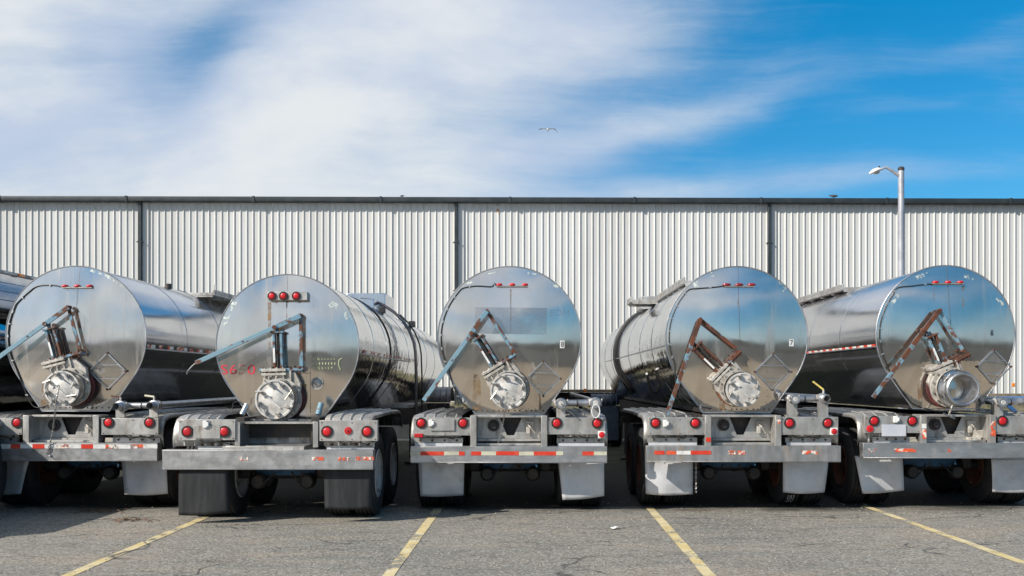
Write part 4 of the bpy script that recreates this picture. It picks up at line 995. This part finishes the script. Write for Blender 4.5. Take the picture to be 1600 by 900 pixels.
# --- tanker 2 : S650, mirror shell
def ex2(root, F, H, c, decal, letters, hy):
    r, HZ, HS = c['r'], c['hz'], c['hs']
    for ch, x0, x1, mt in (('S',345,356,M_redprint),('6',359,370,M_redprint),('5',373,384,M_redfaint),('0',387,399,M_redprint)): letters(ch, x0, 570, x1, 585, mt)
    for i, (x0, x1, y0) in enumerate([(489,523,559),(489,524,566),(489,520,573)]):
        letters(('C h • • • • •', '• • • • • • • •', 'D G E • 2 P')[i], x0, y0, x1, y0+4, M_yelprint, name='worn_print')
    
    m = mb(M_yelprint); m.tube([H(532,578,.004),H(529,570,.004),H(530,562,.004),H(534,560,.004)], .006, 6); m.build('worn_print', parent=root)
    q = H(496,599,0); m = mb(M_alu); m.lathe([(0,.078),(.02,.078),(.02,.066),(.012,.060),(.030,.03),(.034,0)], q, (0,-1,0), 28); m.build('inspection_cap', parent=root, autosmooth=40)
    m = mb(M_seam); m.tube([H(485,575,.001),H(485,620,.001),H(485,645,.001)], .003, 5); m.tube([H(455,583,.001),H(485,583,.001)], .003, 5); m.build('plate_seam', parent=root)
    # rear platform and open channel between the light panels
    m = mb(M_alu); a = F(371,650,.55).x; b_ = F(494,650,.55).x
    m.bx(a-.02, b_+.02, .58, .60, .90, 1.20); m.build('channel_back_plate', parent=root)
    m = mb(M_alu); m.bx(a-.05, b_+.05, .28, .66, 1.155, 1.175); m.build('frame_crossmember', parent=root)
    for x, pz in ((F(371,650,.06).x, 1.18), (F(493,650,.06).x, 1.19)):
        m = mb(M_rustbump); m.bx(x-.03, x+.03, .06, .07, .89, pz); m.bx(x-.005, x+.005, .07, .58, .89, pz); m.build('rear_post', parent=root, bevel=.003)
    m = mb(M_rustbump); m.bx(a, b_-.03, .10, .58, .885, .905); m.use(M_alu); m.bx(a-.02, F(475,700,.05).x, .045, .10, .862, .90); m.build('step_platform', parent=root, bevel=.003)
    m = mb(M_dark); m.lathe([(0,.028),(.01,.028),(.01,.018),(.0,.016)], F(421,666,.58), (0,-1,0), 14); m.lathe([(0,.034),(.012,.034),(.012,.02),(.0,.018)], F(448,666,.58), (0,-1,0), 14); m.build('drain_hole', parent=root)
    for (x0, y0, x1, y1, mt) in ((378,648,386,632,M_pipe),(497,648,502,630,M_blueclean)):
        m = mb(mt); m.tube([F(x0,y0,.45), F(x1,y1,.5)], .034, 14); m.build('placard_tube', parent=root)
    m = mb(M_black); m.tube([F(363,640,.5),F(364,630,.5),F(372,627,.5),F(380,632,.5),F(384,645,.5)], .006, 6); m.build('air_hose', parent=root)
    m = mb(M_tapepeel); zz = .785
    side_tape(root, r, HZ, HS, 1, 2.02, .05, 5.5, .14, [M_tapepeel, None, M_tapepeel, M_tapewhite, None, None, M_tapepeel, None])
    side_rail(root, r, HZ, HS, 1, 2.01, 5)
    # manway boxes, hoop pipe, down pipe
    m = mb(M_tray); m.bx(-.20,.48,5.6,6.6,HZ+r-.16,HZ+r+.22); m.bx(.0,.40,4.9,5.45,HZ+r-.18,HZ+r+.06); m.build('spill_box', parent=root, bevel=.01)
    pts = [(.10,5.3,HZ+r+.09),(.30,5.3,HZ+r+.07)]+[((r+.16)*math.cos(R(t)),5.3,HZ+(r+.10)*math.sin(R(t))) for t in (62,50,38,26,14,4)]+[(r+.17,5.3,1.8),(r+.17,5.3,.95)]
    m = mb(M_seam); m.tube(pts, .026, 10); m.build('vent_pipe', parent=root)
    pts = [(p[0]+.07, p[1]+.25, p[2]-.03) for p in pts[3:]]; m = mb(M_black); m.tube(pts, .014, 8); m.build('drain_hose', parent=root)
    ring_hose(root, r, HZ, 3.5, .008, M_black, -55, 85, 'hose_ring')
    m = mb(M_black); m.box((.52,5.0,HZ+.76),(.10,.12,.10)); m.box((.62,8.2,HZ+.72),(.12,.2,.12)); m.build('sensor_box', parent=root, bevel=.01)
    m = mb(M_dark); m.prism([(4.6,.95),(7.6,1.05),(7.6,1.22),(4.6,1.22)], .45, 1.0, 'x'); m.use(M_alu); m.bx(.45,1.03,5.0,6.6,1.22,1.27); m.prism([(5.9,1.22),(6.6,1.22),(6.5,.75)], .95, .99, 'x'); m.build('pump_skid', parent=root)
a_ = 10.96/FPX
L2 = lambda px: (px-CX)*a_+3.03
TR.append(dict(X=-3.03, ww=-.07, yb=10.96, r=.885, hz=2.10, hs=.82, shell=M_mirror, head=M_head2, custom=True, halfw=1.22, bz=(.635,.865),
    label='tanker with faded red letters S650 on its head and black rubber mudflaps', bxo=-0.02,
    drips=[(421,472,545,3),(448,470,500,1.2),(470,600,640,9)], marker=('box', 418, 480, 456, 469, (425,443,463)), residue=[(352,500,10,22,20),(362,478,10,18,30),(522,478,12,14,-40),(543,495,8,16,-30)], seam_x=(449,432,449,455),
    valve=dict(lid=(429,624,31), yoke=((434,519),(436,577)), bracket=((407,579),(476,578)), link=((470,493),(471,575)), lever=(306,567), skew=Vector((.05,0,.0)), yw=.045, split=.24,
        wire=((306,567),(300,572),(293,580),(292,585)), mats=(M_blue, M_blue, M_blueclean, M_blue)),
    tape=[(374,388,'p'),(487,506,'p'),(528,545,'p'),(555,584,'p')], tape_z=(.745,.785), bmat=M_bump,
    panels=[(L2(277),L2(366),.975,1.215),(L2(498),L2(589),.965,1.205)], lamps=[(L2(291),L2(349)),(L2(510),L2(573))], lz=1.075,
    extra=[[('plate',L2(322),1.07,'a'),('shade',L2(320),1.16)],[('rd',L2(543),1.085)]],
    hang=[(L2(302),L2(364)),(L2(505),L2(582))],
    flaps=[([(L2(277),.64),(L2(354),.64),(L2(355),.13),(L2(276),.10)], M_mud, .06, .03),([(L2(503),.64),(L2(579),.64),(L2(577),.17),(L2(504),.17)], M_mud, .12, .03)],
    w0=.83, rim=M_whiterim, fz=1.26, fy=(.10,2.75), seams=(1.15,2.3,3.5,4.8,6.2,7.7,9.3), sbw=.35, extra_fn=ex2, doubler=None))
# --- tanker 3 : number 8
def ex3(root, F, H, c, decal, letters, hy):
    decal([(875,532),(882,532),(882,544),(875,544)], M_white, 'number_sticker', .003); letters('8', 876.5, 533.5, 881, 542.5, M_black, .005)
    decal([(742,480),(855,481),(854,523),(742,521)], M_ghost, 'label_ghost', .002)
    letters('EOM', 860, 484, 889, 494, M_ghost, .003, 'label_ghost')
    manifold(root, F, 877, 931, 631, .04, True, True, 1.20, big=1.1)
    a = F(877,631,-.01); m = mb(M_chain); m.tube([a, a+Vector((.09,-.01,-.09)), a+Vector((.17,.0,-.15))], .008, 6); m.build('cap_lever', parent=root)
    a = F(931,631,-.01); m = mb(M_white); m.tube([a+Vector((.05*math.sin(t*PI/6)*1.0,0,-.09+.085*math.cos(t*PI/6))) for t in range(12)], .007, 6, closed=True); m.build('cap_ring', parent=root)
TR.append(dict(X=-.278, yb=11.75, r=.915, hz=2.212, hs=.38, shell=M_shell, head=M_head,
    label='tanker numbered 8 with twin capped pipes and red and cream bumper tape',
    drips=[(798,452,500,1.3),(745,640,585,8),(838,640,606,9)], marker=('bar', 776, 825, 446, 0), conduit=[(776,446),(772,443),(768,448),(745,447),(725,450),(718,455)], conduit2=[(712,612),(728,635),(742,641)], ca0=145, ca1=205,
    residue=[(732,443,20,5,-38),(768,427,14,2,-10),(832,428,16,3,8),(869,445,9,9,20)], seam_x=(798,452,798,522), doubler=[(800,566),(834,566),(842,585),(842,640),(810,641),(800,600)],
    placard=(849,592,.222), valve=dict(lid=(794,611,28.5), yoke=((747,528),(774,572)), bracket=((768,579),(806,554)), link=((761,486),(804,551)), lever=(662,626), skew=Vector((.02,0,.02)), split=.30, yw=.045),
    chain=[(793,612,-.14),(791,630,-.14),(787,655,-.05),(783,675,.02),(778,692,.05)],
    tape=[(641,657,'c'),(657,694,'r'),(694,717,'c'),(717,726,'r'),(736,752,'r'),(752,775,'c'),(775,793,'r'),(793,811,'r'),(811,834,'c'),(834,869,'r'),(869,880,'c'),(910,928,'r'),(928,948,'c')], tape_z=(.742,.790),
    panels=[LP(-1.19,-.475),(.475,1.20,.998,1.205)], lamps=[(-1.09,-.57),(.597,1.10)], extra=[[('rect',-1.12,.985),('plate',-.83,1.12,'a'),('shade',-.97,1.14)],[('sq',1.155,.995)]],
    hang=[(-1.19,-.58),(.60,1.2)], flaps=[([(-1.17,.65),(-.575,.65),(-.59,.20),(-1.14,.19)], M_flap, .37, .02),([(.62,.65),(1.21,.65),(1.215,.19),(.68,.14)], M_flap, .37, .02)],
    extra_fn=ex3))
# --- tanker 4 : number 7
def ex4(root, F, H, c, decal, letters, hy):
    r, HZ, HS = c['r'], c['hz'], c['hs']
    decal([(1233,530),(1240,530),(1240,541),(1233,541)], M_white, 'number_sticker', .003); letters('7', 1234.3, 531.3, 1239, 539.6, M_black, .005)
    manifold(root, F, 1243, 1292, 624, .04, True, False, 1.20, h2=M_yellow)
    ring_hose(root, r, HZ, 7.6, .035, M_black, 95, 235, 'overflow_hose'); 
    side_rail(root, r, HZ, HS, -1, 2.13, 10)
    walkway(root, -.93, -.10, 4.6, 5.3, HZ+r-.06); walkway(root, -.50, -.1, 1.6, 4.58, HZ+r-.05)
    m = mb(M_alu); m.bx(-.55,-.05,6.4,7.2,HZ+r-.08,HZ+r+.16); m.build('spill_box', parent=root, bevel=.01)
    for k, t in enumerate(('::: :', '::::::::', ': ::')):
        y0 = 1.2+1.3*k; m = mb(M_tapewhite); P_, fs = fit(t, 0, 0, .8, .05)
        zz = .0; m.add([(-(math.sqrt(r*r-.0025)+.004), HS+y0+(.8-p_[0]), HZ-.03+p_[1]) for p_ in P_], fs); m.build('worn_print', parent=root)
    m = mb(M_chain); m.tube([(-r*.62,4.0,HZ-.78),(-r*.80,3.4,HZ-.72),(-r*.98,2.6,HZ-.45)], .02, 8); m.build('hose_bracket', parent=root)
    m = mb(M_chain); pts = [(-.555,.25,z/100) for z in range(64,22,-3)]
    for i in range(len(pts)):
        p0 = Vector(pts[i]); sd_ = Vector((1,0,0)) if i % 2 else Vector((0,1,0)); m.tube([p0+Vector((0,0,.018*math.cos(t*PI/4)))+sd_*(.010*math.sin(t*PI/4)) for t in range(8)], .004, 5, closed=True)
    m.build('hanging_chain', parent=root)
    # chalk mark on the tyre below the flap
    P_, fs = fit('503', 0, 0, 1, 1); dx_ = F(1236,770,.45).x; m = mb(M_chalk); vs = []
    for a, b_ in P_:
        z = .05+b_*.11; y = .98-math.sqrt(max(.520**2-(z-.518)**2, 0)); vs.append((dx_+a*.09, y-.006, z))
    m.add(vs, fs); m.build('chalk_number', parent=root)
TR.append(dict(X=2.665, yb=11.88, r=.918, hz=2.228, hs=.41, shell=M_mirror, head=M_head,
    label='tanker numbered 7 with a heavily rusted linkage and a black hose hooped round its shell', darkmark=True, drips=[(1153,455,480,1.5),(1128,640,600,5)],
    marker=('bar', 1131, 1178, 446, 0), conduit=[(1131,447),(1115,449),(1090,451),(1076,453)], conduit2=[(1057,600),(1073,625),(1088,634),(1112,638)], ca0=144, ca1=203,
    residue=[(1115,429,10,7,0),(1085,445,12,9,-15),(1220,448,16,9,42)], seam_x=(1153,418,1156,530), doubler=[(1170,556),(1192,558),(1199,575),(1200,625),(1185,640),(1150,641)],
    placard=(1208,581,.235), valve=dict(lid=(1161,609,27), yoke=((1089,541),(1126,577)), bracket=((1123,584),(1156,549)), link=((1094,499),(1148,543)), lever=(1042,648), skew=Vector((-.05,0,.02)), yw=.055,
        gasket=mat('orange_rust_flange', (0.28,0.09,0.04), .7, 0, (0.15,0.06,0.03), 10), mats=(M_rust, M_rust, M_blue, M_rust), split=.28),
    tape=[(1022,1038,'r'),(1038,1057,'p'),(1057,1079,'w'),(1079,1111,'r'),(1138,1150,'p'),(1152,1164,'p'),(1253,1279,'p')], tape_z=(.742,.790), bmat=M_rustbump,
    posttape={'l': [(.90,.955,'r')], 'r': [(1.11,1.18,'p')]},
    panels=[LP(-1.19,-.475),(.475,1.20,.985,1.210)], lamps=[(-1.10,-.60),(.585,1.065)], extra=[[('shade',-.98,1.13)],[('sq',1.14,1.03)]], lz=1.135,
    hang=[(-1.19,-.56),(.56,1.14)], flaps=[([(-1.19,.65),(-.575,.65),(-.575,.20),(-1.18,.20)], M_flap, .37, .02),([(.60,.65),(1.18,.65),(1.14,.22),(.60,.22)], M_flap, .37, .02)],
    extra_fn=ex4))
# --- tanker 5 : number 6, open outlet
def ex5(root, F, H, c, decal, letters, hy):
    r, HZ, HS = c['r'], c['hz'], c['hs']
    decal([(1547.5,515),(1552.5,515),(1552.5,525),(1547.5,525)], M_ghost, 'number_sticker', .003); letters('6', 1548.3, 516, 1552, 524, M_black, .005)
    side_rail(root, r, HZ, HS, -1, 2.12, 10); side_tape(root, r, HZ, HS, -1, 2.105, .04, 10, .15, [M_tapered, M_tapewhite, M_tapered, M_tapewhite, M_tapepeel, M_tapewhite])
    walkway(root, -.50, -.04, 3.0, 8.4, HZ+r-.02)
    manifold(root, F, 1568, 1625, 629, .02, True, True, 1.20)
    m = mb(M_cast); m.bx(.28,.40,.20,.30,.93,1.03); m.bx(.20,.34,.12,.26,.90,.94); m.build('wooden_block', parent=root, bevel=.004)
TR.append(dict(X=5.435, yb=12.03, r=.908, hz=2.268, hs=.40, shell=M_shell, head=M_head,
    label='tanker numbered 6 with an open round outlet pipe and a pale licence plate',
    drips=[(1459,446,475,1.2),(1505,446,480,1.5),(1440,600,640,7)], marker=('bar', 1457, 1504, 442, 0), conduit=[(1457,445),(1450,444),(1425,447),(1402,450)], conduit2=[(1395,590),(1420,625),(1435,635),(1460,642)], ca0=143, ca1=203,
    residue=[(1440,431,20,6,-22),(1398,468,6,18,35),(1514,433,15,6,20),(1562,471,6,15,-35)], seam_x=(1479,418,1488,545), doubler=[(1504,564),(1530,564),(1533,600),(1531,642),(1480,642),(1441,640),(1441,566),(1470,564)],
    placard=(1553,573,.22), valve=dict(lid=(1497,608,30), yoke=((1455,525),(1473,568)), bracket=((1478,572),(1513,553)), link=((1468,485),(1505,548)), lever=(1364,621), skew=Vector((-.05,0,.02)), yw=.05, open=True, split=.42, mats=(M_rust, M_blueclean, M_blue, M_blue)),
    tape=[(1356,1369,'p'),(1397,1413,'p'),(1413,1431,'p'),(1480,1486,'p')], tape_z=(.760,.805), bz=(.68,.875),
    posttape={'l': [(.93,1.05,'p'),(1.06,1.12,'w')], 'r': [(.96,1.15,'p')]},
    panels=[(-1.19,-.475,1.0,1.215),(.475,1.20,.985,1.215)], lamps=[(-1.065,-.58),(.57,1.05)], extra=[[('rd',-1.12,1.055),('plate',-.82,1.035,'b'),('shade',-.80,1.175)],[('sq',1.16,1.0)]], lz=1.155,
    hang=[(-1.05,-.57),(.56,1.19)], flaps=[([(-1.19,.68),(-.575,.68),(-.54,.23),(-1.10,.19)], M_flap, .37, .02),([(.60,.66),(1.20,.66),(1.20,.21),(.61,.21)], M_flap, .37, .02)],
    extra_fn=ex5))
for c in TR: tanker(c)

# --- partly hidden tanker at the far left: only its right flank is in the picture
M_t0 = M_mirror
t0 = empty('tanker_trailer', (-7.86, 12.4, 0)); tag(t0, 'mirror sided tanker with an amber lamp on its top rail, beside the chained tanker', 'tanker trailer', 'tanker trailers parked side by side')
m = mb(M_t0); vs = []; K = 72
for y in [-.2]+[.5*i for i in range(1, 25)]:
    for k in range(K):
        a = 2*PI*k/K; vs.append((.93*math.cos(a), y, 2.02+.86*math.sin(a)))
m.add(vs, [(i*K+k, i*K+(k+1) % K, (i+1)*K+(k+1) % K, (i+1)*K+k) for i in range(24) for k in range(K)], True)
m.add(vs[:K]+[(0,-.35,2.02)], [(k, (k+1) % K, K) for k in range(K)], True); m.add(vs[-K:]+[(0,12.15,2.02)], [(k, (k+1) % K, K) for k in range(K)], True)
m.build('tank_shell', parent=t0)
for z in (2.62, 2.735, 2.85, 2.965): m = mb(M_tray); m.bx(.86, .885+.006*(z > 2.7), -.15, 11.8, z+.001, z+.114); m.build('side_cover_slat', parent=t0, bevel=.004)
m = mb(M_dark); m.bx(.78,.86,-.15,11.8,2.57,3.08); m.bx(.80,.92,-.15,11.8,2.585,2.62); m.use(M_alu); m.bx(.2,.93,-.2,11.85,3.08,3.12); m.build('side_cover_frame', parent=t0, bevel=.006)
q_ = (27-CX)/FPX
for yy in (.40, 4.2):
    m = mb(M_orange); m.bx(.93,.955,yy,yy+.12,3.075,3.115); m.build('amber_marker_light', parent=t0, bevel=.005)
m = mb(M_dark); m.bx(-.5,.5,-3.0,11.5,.95,1.15); m.use(M_alu); m.bx(-1.2,1.2,-3.2,-3.05,.65,.85); m.bx(-1.2,1.2,-3.0,.4,1.10,1.14); m.bx(-1.2,-.5,-3.04,-3.0,.65,1.1); m.bx(.5,1.2,-3.04,-3.0,.65,1.1); m.build('chassis_frame', parent=t0)
for ay in (-2.1, -.85):
    for sd_ in (-1, 1):
        for xo in (1.075, .76): wheel(t0, sd_*xo, ay, sd_ if xo > .8 else -sd_, M_rustrim, 0)
    m = mb(M_dark); m.cyl((-.9,ay,.518),(.9,ay,.518),.07,14); m.build('axle', parent=t0)
for sd_ in (-1, 1):
    m = mb(M_dark); m.bx(sd_*.6-.06, sd_*.6+.06, 9.6, 9.74, .02, 1.1); m.build('landing_leg', parent=t0)

# --- vehicles parked close to the warehouse, seen in the gaps
def fender_unit(px0, px1, py_top, py_mid, py_bot, d, fm, flapm, label, name, cat):
    s = FPX/d; x0, x1 = (px0-CX)/s, (px1-CX)/s; zt, zm, zb = [CH+(CY-p)/s for p in (py_top, py_mid, py_bot)]
    xc = (x0+x1)/2; o = empty(name, (xc, d, 0)); tag(o, label, cat); hw = (x1-x0)/2
    for sd_ in (0, 1.75 if xc < 1 else -1.75):
        m = mb(fm); vs = []; pr = [(0, zm-zt), (.0, (zm-zt)*.45), (.06, -.05), (.2, 0), (.7, .02), (1.1,-.1), (1.25,-.35)]
        for (y, z) in pr: vs += [(sd_-hw, y, zt+z), (sd_+hw, y, zt+z)]
        m.add(vs, [(2*i, 2*i+1, 2*i+3, 2*i+2) for i in range(len(pr)-1)], True)
        f_ = m.build('fender', parent=o); q2 = f_.modifiers.new('t', 'SOLIDIFY'); q2.thickness = .01
        for k in range(5):
            x = sd_-hw+2*hw*(k+.5)/5; m = mb(fm); m.tube([(x, y-.012, zt+z+.008) for (y, z) in pr[:5]], .014, 6); m.build('fender_rib', parent=f_)
        m = mb(flapm); m.bx(sd_-hw+.02, sd_+hw-.02, .02, .035, zb, zm-.01); m.use(M_chain)
        for k in range(3): m.cyl((sd_-hw+hw*(.33+.67*k), .02, zm-.05), (sd_-hw+hw*(.33+.67*k), .005, zm-.05), .014, 6)
        m.build('mudflap', parent=o)
        wheel(o, sd_, .62, 1, M_rustrim, 0); wheel(o, sd_+ (.32 if sd_ <= 0 else -.32), .62, -1, M_rustrim, 0)
    sx_ = .9 if xc < 1 else -.9
    m = mb(M_dark); m.bx(sx_-.45,sx_-.35,-.2,2.2,.75,.98); m.bx(sx_+.35,sx_+.45,-.2,2.2,.75,.98); m.bx(sx_-.35,sx_+.35,-.2,-.1,.75,.98); m.cyl((sx_-.85,.62,.518),(sx_+.85,.62,.518),.07,12); m.build('chassis_frame', parent=o)
    return o
fender_unit(655, 704, 606, 629, 645, 23.6, M_greyfender, M_black, 'grey fendered truck chassis seen between the S650 tanker and tanker 8', 'truck_chassis', 'truck')
o = fender_unit(924, 968, 616, 633, 688, 23.9, M_bluebin, M_bluebin, 'slate blue truck chassis with a long flap between tankers 8 and 7', 'truck_chassis', 'truck')
# flatbed deck behind tankers 8 and 7
d = 24.3; s = FPX/d
fb = empty('flatbed_trailer', ((985-CX)/s, d, 0)); tag(fb, 'low flatbed deck with amber lamps behind the gap between tankers 8 and 7', 'flatbed')
m = mb(M_tan); m.bx(-2.0, 3.0, .0, 1.1, CH+(CY-613)/s, CH+(CY-609)/s); m.build('deck', parent=fb, bevel=.006)
m = mb(M_dark); m.bx(-1.9, 2.9, .3, .4, 1.1, 1.38); m.bx(.45,.57,.1,.22,0.0,1.38); m.bx(-1.3,-1.2,.5,.6,.0,1.38); m.build('chassis_frame', parent=fb)
for x in (914, 978): m = mb(M_orange); m.box(((x-985)/s, -.02, 1.44), (.07,.04,.08)); m.build('amber_marker_light', parent=fb, bevel=.01)
d = 22.6; s = FPX/d
fb = empty('flatbed_trailer', ((1640-CX)/s, d, 0)); tag(fb, 'tan edged flatbed carrying a bright blue pipe frame at the right edge', 'flatbed')
m = mb(M_tan); m.bx(-1.25, 3, .5, 1.5, CH+(CY-620)/s, CH+(CY-616)/s); m.build('deck', parent=fb)
m = mb(M_bluetank); m.tube([(-1.15,.2,1.20),(3,.2,1.20)], .105, 16); m.bar((-.9,.2,1.1),(-.2,.3,.5),.08,.08); m.bar((-.2,.3,.5),(.4,.2,1.1),.08,.08); m.bx(-1.1,2.9,.3,.4,.72,.86); m.build('blue_pipe_frame', parent=fb)
m = mb(M_dark)
for x in (-.9, .8, 2.4): m.bx(x-.05,x+.05,.6,.7,0,1.28)
m.build('support_leg', parent=fb)
m = mb(M_orange); m.box((-.62,.48,1.58), (.07,.04,.09)); m.build('amber_marker_light', parent=fb, bevel=.01)

# ------------------------------------------------------------------ litter on the asphalt
q = gpt(961, 827); m = mb(M_paper); vs = []
for i in range(5):
    for j in range(4): vs.append((q.x-.05+.022*i, q.y-.04+.026*j, .012+.022*random.random()))
m.add(vs, [(i*4+j, (i+1)*4+j, (i+1)*4+j+1, i*4+j+1) for i in range(4) for j in range(3)])
tag(m.build('paper_scrap'), 'crumpled white paper scrap lying on the asphalt ahead of tanker 8', 'litter')
for n_, (px, py, cnt, wd) in enumerate([(205, 813, 34, .36), (150, 799, 46, .36)]):
    q = gpt(px, py); m = mb(M_leaf)
    for i in range(cnt):
        a = random.uniform(0, PI); l = random.uniform(.015, .09); x, y = q.x+random.gauss(0, wd*.45), q.y+random.gauss(0, wd*.35)
        m.tube([(x-l*math.cos(a), y-l*math.sin(a), .006), (x, y, .014+random.random()*.02), (x+l*math.cos(a), y+l*math.sin(a), .006)], random.uniform(.0015,.005), 4)
    tag(m.build('leaf_litter'), ('loose heap of dead twigs and leaves on the open asphalt', 'scatter of reddish twigs beside the shadow edge')[n_], 'leaves', kind='stuff')
m = mb(M_conc)
for i in range(900):
    q = Vector((random.uniform(-7, 8), random.uniform(7.3, 14), 0)); s_ = random.uniform(.003, .009)
    m.box((q.x, q.y, s_*.4), (s_*2, s_*1.6, s_), Matrix.Rotation(random.uniform(0, 3), 3, 'Z'))
tag(m.build('gravel'), 'loose grit scattered over the asphalt', 'gravel', kind='stuff')
